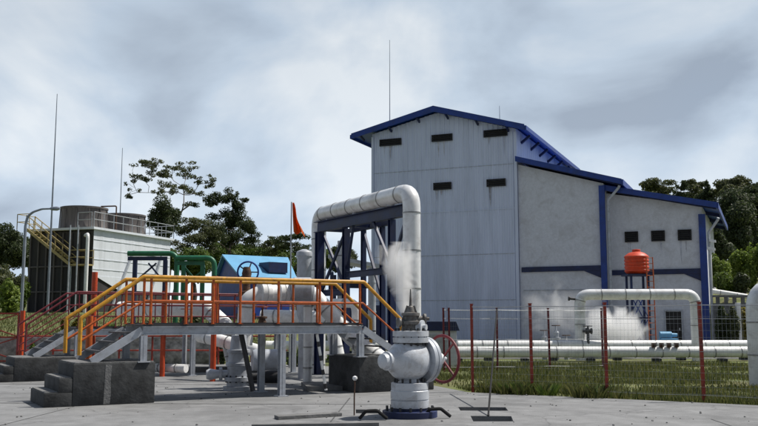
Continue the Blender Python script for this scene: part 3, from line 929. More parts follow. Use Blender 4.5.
# white crossover pipe above the near walkway deck
cp = thing('crossover_pipe', 'thick white insulated pipe bending over the walkway and sloping down to the right', 'pipe', at(300, 392, 21.8))
pts = [at(244, 345, 21.2), at(247, 300, 21.2), at(262, 293, 21.3), at(312, 293, 22.0), at(352, 338, 21.9), at(385, 362, 21.3)]
part('pipe', pipe_mb(pts, 0.20, 0.28, 20, 0.6), 'white', cp)
mb = MB()
for px in (264, 282, 299):
    c = at(px, 293, 21.3 + (px - 262) / 50 * 0.7)
    d = (at(312, 293, 22.0) - at(262, 293, 21.3)).normalized()
    part('flange', MB().lathe(c, d, [(-0.13, 0.2), (-0.12, 0.27), (-0.015, 0.28), (-0.01, 0.25), (0.01, 0.25), (0.015, 0.28), (0.12, 0.27), (0.13, 0.2)], 22), 'white', cp)
c = at(302, 290, 21.6)
part('tee_body', MB().lathe(c, Vector((1, 0.2, 0)), [(-0.30, 0.1), (-0.26, 0.26), (-0.2, 0.31), (0.2, 0.31), (0.26, 0.26), (0.30, 0.1)], 24), 'greysteel', cp)
part('vertical_leg', pipe_mb([at(308, 296, 21.9), Vector((gx(308, 21.9), 21.9, 0.0))], 0.11, 0.1, 16, 0.5), 'alu', cp)
tk = thing('vent_drum', 'grey vertical vent drum behind the walkway, left of the blue pipe frame', 'drum', (gx(303.5, 24.5), 24.5, 0))
bb = Vector((gx(303.5, 24.5), 24.5, 0))
part('drum', MB().lathe(bb, Z, [(0.0, 0.14), (1.6, 0.14), (1.75, 0.20), (3.35, 0.20), (3.36, 0.225), (3.46, 0.225), (3.5, 0.20), (3.56, 0.06)], 24), 'greysteel', tk)
part('band', MB().lathe(bb, Z, [(2.2, 0.19), (2.205, 0.215), (2.27, 0.215), (2.275, 0.19)], 24), 'greysteel', tk)
pipe('insulated_pipe', 'short white pipe bend at the right end of the walkway by the blue frame', [at(334, 303, 22.6), at(356, 303, 22.2), Vector((gx(357, 22.2), 22.2, 0.1))], 0.115, 0.22, 'white', band=0.7)
pipe('insulated_pipe', 'white pipe running behind the maroon railing and bending down to the ground', [at(120, 309, 29.5), at(206, 308, 28.2), at(226, 326, 28.0), Vector((gx(236, 28), 28, 0.1))], 0.25, 0.4, 'white', band=0.8)
pipe('insulated_pipe', 'white pipe sloping down under the walkway beside the grey wellhead stack', [at(200, 336, 24.5), at(222, 341, 24.0), at(262, 352, 23.5), Vector((gx(266, 23.4), 23.6, 0.1))], 0.17, 0.3, 'white', band=0.7)
pipe('insulated_pipe', 'white pipe crossing low behind the walkway from the drum to the blue frame', [at(262, 316, 25.5), at(330, 318, 25.0), Vector((gx(342, 25), 25.0, 0.1))], 0.19, 0.3, 'white', band=0.8)
pipe('insulated_pipe', 'low white pipe end lying on the yard behind the walkway supports', [at(172, 371, 26.0) + Vector((-0.6, 0, 0.1)), at(186, 372, 25.5) + Vector((0, 0, 0.1))], 0.12, 0.1, 'white', band=0.6)
dm = thing('grey_drum', 'squat pale grey drum lying on a low plinth under the walkway', 'drum', (gx(267, 23.2), 23.2, 0))
c0 = Vector((gx(267, 23.2), 23.2, 0.55))
part('drum', MB().lathe(c0, Vector((1, 0.25, 0)), [(-0.40, 0.12), (-0.36, 0.27), (-0.30, 0.30), (0.30, 0.30), (0.36, 0.27), (0.40, 0.12)], 26), 'greysteel', dm)
part('plinth', MB().box(c0 + Vector((0, 0, -0.40)), (0.7, 0.5, 0.30), None, 0.02), 'old_concrete', dm)
# small fittings among the pipes behind the railings
for k, (px, py, d, lab) in enumerate(((185, 318, 27.5, 'leftmost small flanged gate valve on the white pipe behind the maroon railing'), (212, 320, 27.0, 'small flanged gate valve where the white pipe bends down'), (262, 318, 22.6, 'small flanged gate valve under the crossover pipe, left of the drum'), (332, 318, 22.8, 'small flanged gate valve right of the vent drum'))):
    c = Vector((gx(px, d), d, 0))
    z = at(px, py, d).z
    t = thing('gate_valve', lab, 'valve', c, 'small gate valves')
    part('pipe', MB().tube([c, c + Z * (z - 0.1)], 0.07, 10), 'greysteel', t)
    part('body', MB().lathe(c, Z, [(z - 0.3, 0.13), (z - 0.25, 0.13), (z - 0.24, 0.09), (z - 0.1, 0.11), (z - 0.02, 0.08), (z, 0.13), (z + 0.04, 0.13), (z + 0.05, 0.03), (z + 0.3, 0.02)], 16), ('rust', 'white', 'rust', 'greysteel')[k], t)
    part('handwheel', MB().ring(c + Z * (z + 0.28), Z, 0.14, 0.014, 20, 6).tube([c + Z * (z + 0.28) - Vector((0.14, 0, 0)), c + Z * (z + 0.28) + Vector((0.14, 0, 0))], 0.01, 6), 'red', t)

# ================================================================== PIPE LOOP WITH BLUE FRAME
LA, LB = at(411.5, 190, 22.0), at(319, 213, 27.0)
LA.z = LB.z = 4.82
lp = thing('pipe_loop', 'tall pale insulated pipe loop over a dark blue steel frame in the middle', 'pipe loop', (LA.x, LA.y, 0))
part('pipe', pipe_mb([Vector((LA.x, LA.y, 0.0)), LA, LB, Vector((LB.x, LB.y, 0.0))], 0.225, 0.42, 28, 0.95, 0.01), 'alu', lp)
part('lower_flange', MB().lathe(Vector((LA.x, LA.y, 0.5)), Z, [(0, 0.33), (0.07, 0.33), (0.075, 0.30), (0.085, 0.30), (0.09, 0.33), (0.16, 0.33)], 28), 'greysteel', lp)
fd = (LB - LA).normalized()
fp = Vector((-fd.y, fd.x, 0))
if fp.x < 0:
    fp = -fp
fr = thing('steel_gantry', 'dark blue braced steel frame carrying the tall pipe loop', 'frame', (LA + fd * 2.5) * 1.0 - Vector((0, 0, LA.z)))
def FRM(s, n, z):
    p = LA + fd * s + fp * n
    return Vector((p.x, p.y, z))
def ibeam(a, b, w_=0.2, hh=0.2, up=(0, 0, 1)):
    a, b = Vector(a), Vector(b)
    d = (b - a).normalized()
    upv = Vector(up)
    if abs(d.dot(upv)) > 0.98:
        upv = fd.copy()
    v = upv.cross(d).normalized()
    wv = d.cross(v)
    mb = MB()
    ln = (b - a).length
    mid = (a + b) / 2
    mb.box(mid, (ln, 0.012, hh - 0.03), (d, v))
    for sg in (-1, 1):
        mb.box(mid + wv * sg * (hh / 2 - 0.008), (ln, w_, 0.014), (d, v))
    return mb
TOPZ = LA.z - 0.24
LL = (LB - LA).length
N0, N1 = 0.12, 1.0
for s, n, cw in ((1.25, N0, 0.16), (4.0, N0, 0.18), (LL - 0.40, -0.15, 0.22), (3.4, N1, 0.13), (4.6, N1, 0.13)):
    part('column', ibeam(FRM(s, n, 0), FRM(s, n, TOPZ - (0.285 if n == N1 else 0.34)), cw, cw), 'dark_blue', fr, False)
part('top_beam', ibeam(FRM(0.30, N0, TOPZ - 0.17), FRM(LL - 0.1, -0.13, TOPZ - 0.17), 0.20, 0.32), 'dark_blue', fr, False)
part('top_beam', ibeam(FRM(2.9, N1, TOPZ - 0.17), FRM(LL - 0.1, N1, TOPZ - 0.17), 0.14, 0.22), 'dark_blue', fr, False)
for s in (4.0, LL - 0.2):
    part('cross_beam', ibeam(FRM(s, N0 + 0.1, TOPZ - 0.16), FRM(s, N1 - 0.1, TOPZ - 0.16), 0.16, 0.24), 'dark_blue', fr, False)
    part('cross_beam', ibeam(FRM(s, N0 + 0.13, 2.6), FRM(s, N1 - 0.13, 2.6), 0.14, 0.16), 'dark_blue', fr, False)
for s0, s1 in ((1.25, 0.40), (1.25, 2.1), (4.0, 3.2)):
    part('brace', MB().bar(FRM(s0 + (0.08 if s1 > s0 else -0.08), N0, TOPZ - 1.5), FRM(s1, N0 - 0.05 * s1, TOPZ - 0.32), 0.07, 0.07), 'dark_blue', fr, False)
part('brace', MB().bar(FRM(4.08, N0, TOPZ - 0.45), FRM(LL - 0.50, -0.14, 2.4), 0.07, 0.07), 'dark_blue', fr, False)
part('brace', MB().bar(FRM(4.08, N0 + 0.08, 2.4), FRM(LL - 0.50, -0.06, TOPZ - 0.45), 0.07, 0.07), 'dark_blue', fr, False)
part('brace', MB().bar(FRM(3.46, N1, 2.3), FRM(4.54, N1, TOPZ - 0.4), 0.07, 0.07), 'dark_blue', fr, False)
part('side_beam', ibeam(FRM(1.4, N0, 2.9), FRM(3.85, N0, 2.9), 0.12, 0.18), 'dark_blue', fr, False)
part('side_beam', ibeam(FRM(4.09, N0, 2.4), FRM(LL - 0.5, -0.13, 2.4), 0.12, 0.18), 'dark_blue', fr, False)
for s in (1.2, 3.2, 5.0):
    part('pipe_saddle', MB().bar(FRM(s, 0.05, TOPZ - 0.01), FRM(s, 0.05, TOPZ + 0.05), 0.22, 0.3), 'greysteel', fr, False)
pipe('insulated_pipe', 'slim grey pipe rising inside the blue frame', [Vector((FRM(LL - 0.7, 0.45, 0).x, FRM(LL - 0.7, 0.45, 0).y, TOPZ - 0.6)), FRM(LL - 0.7, 0.45, 0.0)], 0.13, 0.1, 'alu')
pipe('insulated_pipe', 'pale grey pipe rising behind the blue frame, nearer its middle', [FRM(5.0, 1.5, 3.2), FRM(5.0, 1.5, 0.0)], 0.12, 0.1, 'greysteel')
# low roofed equipment shelter behind the frame
sh = thing('equipment_shelter', 'low dark flat-roofed equipment shelter seen through the blue frame', 'shelter', (gx(362, 36), 36, 0))
mb = MB()
cx = gx(356, 36)
mb.prism([(cx - 1.1, 35, 4.05), (cx + 1.5, 35, 3.55), (cx + 1.5, 35, 3.7), (cx - 1.1, 35, 4.2)], (0, 2.6, 0))
part('roof', mb, 'greysteel', sh, False)
for sx in (-0.95, 1.35):
    for yy in (35.2, 37.4):
        part('post', MB().box((cx + sx, yy, 1.75), (0.14, 0.14, 3.5)), 'dark_blue', sh, False)
part('cabinet', MB().box((cx + 0.2, 36.6, 1.1), (1.6, 1.1, 2.2), None, 0.02), 'dark_blue', sh)

# ================================================================== PIPELINES ON THE RIGHT
pl1 = thing('pipeline', 'long low white pipeline running across in front of the power house, rear one', 'pipeline', (4, 36.5, 0), 'low white pipelines')
part('pipe', pipe_mb([(-4.4, 34.6, 0.60), (30, 36.9, 0.60)], 0.20, 0.3, 18, 1.0), 'white', pl1)
for k in range(12):
    x = -3.5 + k * 2.6
    y = 34.6 + (x + 4.4) / 34.4 * 2.3
    mb = MB().box((x, y, 0.19), (0.30, 0.36, 0.38), None, 0.015)
    part('saddle', mb, 'old_concrete', pl1)
pl2 = thing('pipeline', 'front thicker white pipeline lying just behind the fence grass', 'pipeline', (6, 33.4, 0), 'low white pipelines')
part('pipe', pipe_mb([(2.2, 33.6, 0.40), (30, 34.0, 0.40)], 0.21, 0.3, 18, 1.0), 'white', pl2)
for k in range(10):
    part('saddle', MB().box((3.0 + k * 2.5, 33.63 + k * 0.03, 0.08), (0.28, 0.40, 0.17), None, 0.015), 'old_concrete', pl2)
mb = MB()
for k in range(4):
    p = at(653 + k * 7.5, 349, 33.7)
    mb.box((p.x, 33.58, 0.66), (0.14, 0.16, 0.16))
part('clamp', mb, 'rust', pl2, False)
l2 = thing('pipe_loop', 'white expansion loop rising from the low pipelines in front of the worn grey halls', 'pipe loop', (gx(579.5, 35.6), 35.6, 0))
a, b = at(579.5, 294.5, 35.6), at(695, 294.5, 35.2)
b.z = a.z
part('pipe', pipe_mb([Vector((a.x, a.y, 0.0)), a, b, Vector((b.x, b.y, 0.0))], 0.215, 0.40, 24, 0.95), 'alu', l2)
c = at(588, 331, 35.3)
vv = part('drain_valve', MB().lathe(c, Vector((1, 0, 0)), [(-0.2, 0.05), (-0.1, 0.05), (-0.09, 0.12), (-0.04, 0.12), (-0.03, 0.08), (0.1, 0.08), (0.11, 0.12), (0.16, 0.12), (0.17, 0.03)], 14).lathe(c, Z, [(-0.5, 0.05), (0.05, 0.05), (0.2, 0.03)], 10).ring(c + Z * 0.2, Z, 0.16, 0.02, 16, 6), 'darksteel', l2)
c = at(572.5, 299, 35.6)
part('nozzle', MB().lathe(c + Vector((0.1, 0, 0)), Vector((-1, 0, 0.1)), [(0, 0.05), (0.2, 0.05), (0.21, 0.09), (0.27, 0.09)], 12), 'darksteel', l2)
# fittings where the steam blows off
for k, (px, py, hh, lab) in enumerate(((544, 338, 0.9, 'dark drain valve stub left of the big steam cloud'), (556, 336, 1.1, 'middle dark drain valve stub standing in the steam'), (566, 340, 0.7, 'short drain valve stub at the foot of the white riser'))):
    g = Vector((gx(px, 36.2), 36.2, 0))
    t = thing('drain_valve', lab, 'valve', g, 'drain valves by the steam')
    part('body', MB().lathe(g, Z, [(0, 0.10), (hh - 0.3, 0.10), (hh - 0.29, 0.18), (hh - 0.2, 0.18), (hh - 0.19, 0.10), (hh, 0.12), (hh + 0.1, 0.05), (hh + 0.3, 0.03)], 14), 'greysteel', t)
    part('handwheel', MB().ring(g + Z * (hh + 0.28), Z, 0.16, 0.02, 16, 6).tube([g + Vector((-0.15, 0, hh + 0.28)), g + Vector((0.15, 0, hh + 0.28))], 0.012, 6), 'rust', t)
# riser at the right edge
c = at(758.5, 300, 22.0)
pipe('insulated_pipe', 'fat pale pipe bend at the right edge of the picture', [Vector((c.x + 3.0, 22.2, 2.33)), Vector((c.x, 22.0, 2.33)), Vector((c.x, 22.0, 0.0))], 0.31, 0.5, 'alu', band=0.8, seg=28)

# blue cabinet and bench
cb = thing('control_cabinet', 'blue-roofed white control cabinet behind the red handwheel', 'cabinet', (gx(443, 30), 30, 0))
X0 = gx(441, 30)
part('body', MB().box((X0, 30.3, 0.62), (1.05, 0.7, 1.24), None, 0.015), 'clad_grey', cb)
part('roof', MB().prism([(X0 - 0.62, 29.85, 1.24), (X0 + 0.62, 29.85, 1.24), (X0 + 0.50, 29.85, 1.55), (X0 - 0.50, 29.85, 1.55)], (0, 0.9, 0)), 'dark_blue', cb, False)
part('door', MB().box((X0 - 0.1, 29.94, 0.62), (0.62, 0.02, 1.0)), 'greysteel', cb, False)
bx = thing('blue_pump', 'small pale blue pump unit on the ground before the dark door', 'pump', (gx(668, 45), 45, 0))
X0 = gx(668, 45)
part('body', MB().box((X0, 45, 0.5), (0.9, 0.5, 0.35), None, 0.05), 'sky_roof', bx)
part('motor', MB().lathe((X0 - 0.45, 45, 0.85), Vector((1, 0, 0)), [(0, 0.1), (0.02, 0.17), (0.6, 0.17), (0.62, 0.1), (0.9, 0.08)], 16), 'sky_roof', bx)
part('base', MB().box((X0, 45, 0.16), (1.1, 0.6, 0.32), None, 0.02), 'old_concrete', bx)

# ================================================================== ORANGE WATER TANK ON TOWER
TD = 44.0
TX = gx(639, TD)
tw = thing('tank_stand', 'blue steel tank stand with an orange ladder before the lower grey hall', 'tank stand', (TX, TD, 0))
zt = gz(276, TD)
for sx in (-0.42, 0.42):
    for sy in (-0.42, 0.42):
        part('leg', MB().box((TX + sx, TD + sy, zt / 2), (0.10, 0.10, zt)), 'dark_blue', tw, False)
for z0, z1 in ((0.3, 1.7), (1.7, 3.1)):
    for sy in (-0.42, 0.42):
        part('brace', MB().bar((TX - 0.37, TD + sy, z0), (TX + 0.37, TD + sy, z1), 0.04), 'blue', tw, False)
        part('brace', MB().bar((TX - 0.37, TD + sy * 1.08, z1), (TX + 0.37, TD + sy * 1.08, z0), 0.04), 'blue', tw, False)
for z in (1.7, 3.1):
    for sg in (-1, 1):
        part('side_beam', MB().bar((TX - 0.36, TD + sg * 0.42, z), (TX + 0.36, TD + sg * 0.42, z), 0.08), 'dark_blue', tw, False)
        part('side_beam', MB().bar((TX + sg * 0.42, TD - 0.36, z), (TX + sg * 0.42, TD + 0.36, z), 0.08), 'dark_blue', tw, False)
part('top_plate', MB().box((TX, TD, zt + 0.04), (1.25, 1.25, 0.08)), 'dark_blue', tw, False)
mb = MB()
lx = gx(652.5, TD - 0.7)
for q in (-0.16, 0.16):
    mb.tube([(lx + q, TD - 0.7, 0), (lx + q, TD - 0.62, zt + 0.9)], 0.028, 8)
for k in range(16):
    mb.tube([(lx - 0.16, TD - 0.7 + k * 0.005, 0.3 + k * 0.29), (lx + 0.16, TD - 0.7 + k * 0.005, 0.3 + k * 0.29)], 0.018, 6)
part('ladder', mb, 'orange', tw)
tz = zt + 0.08
rt = 0.60
prof = [(0, 0.40), (0.05, 0.52)]
for k in range(5):
    z = 0.12 + k * 0.17
    prof += [(z, rt - 0.035), (z + 0.03, rt), (z + 0.10, rt), (z + 0.13, rt - 0.035)]
prof += [(0.97, 0.52), (1.06, 0.40), (1.12, 0.24), (1.13, 0.20), (1.19, 0.20), (1.20, 0.17)]
wt = thing('water_tank', 'bright orange-red ribbed plastic water tank on the blue stand', 'water tank', (TX, TD, tz))
part('tank', MB().lathe((TX, TD, tz), Z, prof, 32), 'tank', wt)
part('lid', MB().lathe((TX, TD, tz + 1.2), Z, [(0, 0.21), (0.04, 0.20), (0.06, 0.08)], 20), 'tank', wt)
part('outlet', MB().tube([(TX + 0.5, TD - 0.3, tz + 0.15), (TX + 0.68, TD - 0.45, tz + 0.12), (TX + 0.68, TD - 0.45, 0.1)], 0.03, 8), 'rust', wt)

# ================================================================== FENCES
def fence(label, pts, hgt, m, extra=(), lean=None):
    pts = [Vector((p[0], p[1], 0)) for p in pts]
    t = thing('wire_fence', label, 'fence', pts[0])
    allp = pts + [Vector((p[0], p[1], 0)) for p in extra]
    for i, p in enumerate(allp):
        a = Vector((rnd.uniform(-0.02, 0.02), 0, 0))
        mb = MB()
        q = p + a + Vector((0, 0, hgt))
        mb.bar(p + Vector((0, 0, -0.1)), q, 0.06, 0.06)
        mb.box(q + Vector((0, 0, 0.01)), (0.075, 0.075, 0.02))
        part('post', mb, m, t, False)
    mb = MB()
    for i in range(len(pts) - 1):
        a, b = pts[i], pts[i + 1]
        off = Vector((0, -0.045, 0))
        for z, rr in ((hgt - 0.05, 0.009), (hgt - 0.32, 0.005), (hgt * 0.5, 0.005), (0.12, 0.005)):
            sag = Vector((0, 0, -0.015))
            mb.tube([a + off + Z * z, (a + b) / 2 + off + Z * z + sag, b + off + Z * z], rr, 5)
    part('tension_wire', mb, 'wire', t)
    mb = MB()
    for i in range(len(pts) - 1):
        a, b = pts[i], pts[i + 1]
        d = (b - a)
        n = int(d.length / 0.075)
        off = Vector((0, -0.055, 0))
        dd = d.normalized()
        for k in range(1, n):
            p = a + d * (k / n) + off
            mb.bm.faces.new([mb.bm.verts.new(p + q) for q in (-dd * 0.0012 + Z * 0.05, dd * 0.0012 + Z * 0.05, dd * 0.0012 + Z * (hgt - 0.06), -dd * 0.0012 + Z * (hgt - 0.06))])
        for k in range(1, 14):
            z = hgt * k / 14
            mb.bm.faces.new([mb.bm.verts.new(p) for p in (a + off + Z * (z - 0.0014), b + off + Z * (z - 0.0014), b + off + Z * (z + 0.0014), a + off + Z * (z + 0.0014))])
    part('wire_mesh', mb, 'wire', t, False, fix=False)
    return t
fence('red-posted wire fence along the grass behind the foreground yard', [(gx(472, 20.2), 20.2), (gx(531, 19.6), 19.6), (gx(605, 18.7), 18.7), (gx(701, 17.8), 17.8), (8.6, 16.6), (10.6, 15.4)], 1.95, 'red')
fence('farther wire fence with a doubled dark red corner post behind the handwheel', [(gx(444, 28.3), 28.3), (gx(497, 28.6), 28.6), (gx(549, 29.0), 29.0), (gx(602, 29.4), 29.4)], 1.97, 'maroon', extra=[(gx(444, 28.3) + 0.17, 28.25)])
a, b = at(497, 309, 19.9), Vector((gx(487, 15.1), 15.1, 0.0))
single('leaning_rod', MB().tube([a, b], 0.017, 8), 'rubber', 'thin dark rod leaning from the yard up to the wire fence', 'rod', b)
# red gate at far left
gt = thing('red_gate', 'red steel gate with crossed braces at the left edge', 'gate', (gx(21, 32.4), 32.4, 0))
x1, x0 = gx(19, 32.4), gx(19, 32.4) - 2.6
part('post', MB().box((gx(21.5, 32.4) + 0.02, 32.4, 0.97), (0.13, 0.13, 1.94)), 'redorange', gt, False)
part('post', MB().box((x0 - 0.12, 32.4, 0.97), (0.13, 0.13, 1.94)), 'redorange', gt, False)
mb = MB()
for z in (0.12, 0.98, 1.84):
    mb.bar((x0, 32.4, z), (x1, 32.4, z), 0.06)
for x in (x0 + 0.03, x1 - 0.03):
    mb.bar((x, 32.4, 0.16), (x, 32.4, 1.80), 0.06)
part('frame', mb, 'red', gt, False)
mb = MB()
for zz in (0.15, 1.01):
    mb.bar((x0 + 0.06, 32.35, zz), (x1 - 0.06, 32.35, zz + 0.80), 0.04)
    mb.bar((x0 + 0.06, 32.45, zz + 0.80), (x1 - 0.06, 32.45, zz), 0.04)
part('brace', mb, 'red', gt, False)
# retaining walls
mb = MB()
mb.box((-24.5, 33.22, 0.42), (37.0, 0.36, 0.95), None, 0.03)
mb.box((-24.5, 33.22, 0.93), (37.0, 0.46, 0.09), None, 0.02)
single('retaining_wall', mb, 'wall_stone', 'low grey stone retaining wall along the foot of the grass slope at left', 'wall', (-24.5, 33.2, 0))
RW = thing('retaining_wall', 'pale concrete retaining wall with slotted top right of the power house', 'wall', (22, 53, 0))
part('wall', MB().box((31, 53.0, 1.3), (22.0, 0.4, 2.6), None, 0.03), 'slab', RW)
mb = MB()
for k in range(44):
    mb.box((20.3 + k * 0.5, 52.98, 2.78), (0.16, 0.22, 0.36))
part('baluster', mb, 'slab', RW, False)
part('coping', MB().box((31, 53.0, 3.02), (22.0, 0.36, 0.12)), 'slab', RW, False)
single('white_post', MB().box((gx(739, 51.5), 51.5, 1.3), (0.26, 0.2, 2.6), None, 0.02), 'white', 'white square post before the pale retaining wall at right', 'post', (gx(739, 51.5), 51.5, 0))
single('slope_pipe', pipe_mb([at(712, 291, 56), at(747, 296.5, 55.5)], 0.16, 0.1, 14, 1.0).tube([at(728, 294, 55.8), at(728, 300, 55.8)], 0.06, 8).tube([at(742, 296, 55.6), at(742, 303, 55.6)], 0.06, 8), 'white', 'thin white pipe above the pale retaining wall below the bushes', 'pipe', at(730, 300, 56))

# ================================================================== COOLING TOWER
KC = Vector((-20.2, 62.0, 0))
TL = Vector((0.344, 0.939, 0)).normalized()
TW_ = Vector((-TL.y, TL.x, 0))
zb0 = 2.0
def T(wd, ln, z):
    return KC + TW_ * wd + TL * ln + Vector((0, 0, z))
ct = thing('cooling_tower', 'two-stack cooling tower with pale side and dark end on the grassy rise at left', 'cooling tower', T(2.8, 4.8, zb0))
ZT = gz(229, 62)
WDT, LNT = 5.6, 9.6
part('body', MB().prism([T(0.05, 0.05, zb0 - 0.2), T(WDT, 0.05, zb0 - 0.2), T(WDT, LNT, zb0 - 0.2), T(0.05, LNT, zb0 - 0.2)], (0, 0, ZT - zb0 + 0.1)), 'towerdark', ct, False)
zlow, zmid = gz(291, 67), gz(276, 62.5)
part('side_panel', ribbed(lambda l, o, z: T(-0.02 - o, l, z), LNT, lambda l: ZT + 0.02, zmid, 1.2, 0.008), 'towerwhite', ct, False)
part('side_panel', MB().prism([T(-0.01, 0.3, zmid), T(-0.01, LNT, zmid), T(-0.01, LNT, zlow), T(-0.01, 3.0, zlow)], TW_ * -0.04), 'towerwhite', ct, False)
mb = MB()
for k in range(5):
    z = zlow + 0.7 + k * (ZT - zlow - 0.7) / 5
    mb.bar(T(-0.045, 0.05 if z > zmid else 2.6, z), T(-0.045, LNT - 0.05, z), 0.02, 0.05)
part('panel_seam', mb, 'towerwhite', ct, False)
mb = MB()
mb.bar(T(-0.14, 2.2, zlow - 1.2), T(-0.14, 4.6, ZT - 1.2), 0.14, 0.14)
mb.bar(T(-0.14, 6.4, zlow - 1.2), T(-0.14, 8.2, ZT - 1.4), 0.14, 0.14)
part('side_frame', mb, 'greysteel', ct, False)
mb = MB()
for k in range(8):
    mb.box(T(0.4 + k * 0.72, -0.06, (zb0 + ZT) / 2), (0.10, 0.10, ZT - zb0 - 0.4), (TW_, TL))
for z in (zb0 + 1.6, zb0 + 3.4):
    mb.box(T(2.8, -0.05, z), (5.4, 0.07, 0.10), (TW_, TL))
part('end_frame', mb, 'stack', ct, False)
part('fan_deck', MB().prism([T(-0.25, -0.3, ZT - 0.02), T(WDT + 0.25, -0.3, ZT - 0.02), T(WDT + 0.25, LNT + 0.2, ZT - 0.02), T(-0.25, LNT + 0.2, ZT - 0.02)], (0, 0, 0.16)), 'towerwhite', ct, False)
for l in (2.4, 7.2):
    sb = T(2.8, l, ZT + 0.13)
    mb = MB().lathe(sb, Z, [(0, 1.78), (0.3, 1.66), (0.9, 1.60), (1.62, 1.66), (1.64, 1.72), (1.76, 1.72), (1.77, 1.62), (1.6, 1.56), (0.2, 1.5)], 40)
    for k in range(12):
        a = k * math.pi / 6
        d = Vector((math.cos(a), math.sin(a), 0))
        mb.bar(sb + d * 1.76 + Z * 0.05, sb + d * 1.69 + Z * 1.6, 0.06, 0.06)
    part('fan_stack', mb, 'stack', ct)
def railing(pts, hh, m, parent, step=1.2, rr=0.03):
    mb = MB()
    for i in range(len(pts) - 1):
        a, b = Vector(pts[i]), Vector(pts[i + 1])
        for f in (0.5, 1.0):
            mb.tube([a + Z * hh * f, b + Z * hh * f], rr, 6)
        n = max(1, int((b - a).length / step))
        for k in range(n + 1):
            p = a.lerp(b, k / n)
            mb.tube([p, p + Z * hh], rr, 6)
    return part('railing', mb, m, parent)
railing([T(-0.2, -0.25, ZT + 0.14), T(-0.2, LNT + 0.15, ZT + 0.14), T(WDT, LNT + 0.15, ZT + 0.14)], 1.05, 'wire', ct, 1.1)
railing([T(0.0, -0.25, ZT + 0.14), T(1.2, -0.25, ZT + 0.14)], 1.05, 'wire', ct)
railing([T(WDT - 0.1, -0.25, ZT + 0.14), T(WDT + 1.0, -0.25, ZT + 0.14), T(WDT + 1.0, 1.6, ZT + 0.14)], 1.15, 'cream', ct, 0.8)
# stair on the dark end
stz0, stz1 = gz(264, 61.2), ZT + 0.1
a0, a1 = T(5.2, -0.55, stz1), T(1.25, -0.55, stz0)
mb = MB()
for n in (-0.05, -0.85):
    mb.bar(T(5.2, n, stz1), T(1.25, n, stz0), 0.05, 0.20)
for k in range(14):
    q = k / 13
    mb.box(T(5.2 + (1.25 - 5.2) * q, -0.45, stz1 + (stz0 - stz1) * q), (0.24, 0.78, 0.03), (TW_, TL))
mb.prism([T(1.25, -0.9, stz0 - 0.08), T(-0.1, -0.9, stz0 - 0.08), T(-0.1, -0.02, stz0 - 0.08), T(1.25, -0.02, stz0 - 0.08)], (0, 0, 0.10))
part('stair', mb, 'cream', ct, False)
for n in (-0.03, -0.88):
    mb = MB()
    for f in (0.5, 1.0):
        mb.tube([T(5.2, n, stz1 + f), T(1.25, n, stz0 + f), T(-0.1, n, stz0 + f)], 0.035, 6)
    for k in range(7):
        q = k / 6
        p = T(5.2 + (1.25 - 5.2) * q, n, stz1 + (stz0 - stz1) * q)
        mb.tube([p, p + Z], 0.03, 6)
    for ww in (0.6, -0.1):
        mb.tube([T(ww, n, stz0), T(ww, n, stz0 + 1)], 0.03, 6)
    part('stair_rail', mb, 'cream', ct)
mb = MB()
for ww in (1.2, -0.05):
    mb.box(T(ww, -0.8, (zb0 + stz0) / 2 - 0.1), (0.10, 0.10, stz0 - zb0), (TW_, TL))
part('stair_leg', mb, 'greysteel', ct, False)
for px in (70.5, 78.5):
    p = at(px, 225, 60.8)
    part('standpipe', MB().tube([p, Vector((p.x, p.y, zb0 - 0.1))], 0.05, 8), 'greysteel', ct)
p = at(88, 234, 60.6)
part('riser_pipe', MB().tube(fillet([Vector((p.x - 0.5, 61.6, p.z)), p, Vector((p.x, p.y, zb0 - 0.1))], 0.3, 5), 0.12, 12), 'white', ct)
p = at(116.5, 206, 66)
lpz = zb0
part('davit', MB().tube(fillet([at(101, 206.5, 66), p, Vector((p.x, p.y, gz(252, 66)))], 0.12, 4), 0.055, 8), 'rust', ct)
# masts and lamp
p = at(57.2, 94, 56)
mt = thing('mast', 'tall thin grey mast standing before the dark end of the cooling tower', 'mast', (p.x, 56, h(p.x, 56)))
part('mast', MB().tube([Vector((p.x, 56, h(p.x, 56) - 0.05)), Vector((p.x, 56, 9)), p], 0.085, 10, r1=0.02), 'lampgrey', mt)
part('base_plate', MB().box((p.x, 56, h(p.x, 56) + 0.04), (0.5, 0.5, 0.10)), 'old_concrete', mt)
p = at(122.5, 148, 82)
single('mast', MB().tube([Vector((p.x, 82, h(p.x, 82))), Vector((p.x, 82, 9)), p], 0.09, 8, r1=0.025), 'lampgrey', 'thin bare mast rising behind the cooling tower stacks', 'mast', (p.x, 82, h(p.x, 82)))
p = at(156, 232, 70)
q = at(26, 216, 44)
lm = thing('street_lamp', 'grey street lamp with a curved arm at the left', 'street lamp', (q.x, 44, h(q.x, 44)))
path = [Vector((q.x, 44, h(q.x, 44) - 0.05)), q + Vector((0, 0, -0.5)), at(27.5, 216.5, 44), at(33, 212, 44), at(42, 209, 44), at(54, 208.6, 44)]
part('pole', MB().tube(fillet(path, 0.6, 5), 0.075, 10, r1=0.045), 'lampgrey', lm)
part('lamp_head', MB().lathe(at(50, 208.7, 44), Vector((1, 0, 0.02)), [(0, 0.05), (0.08, 0.09), (0.35, 0.11), (0.5, 0.06)], 14), 'lampgrey', lm)

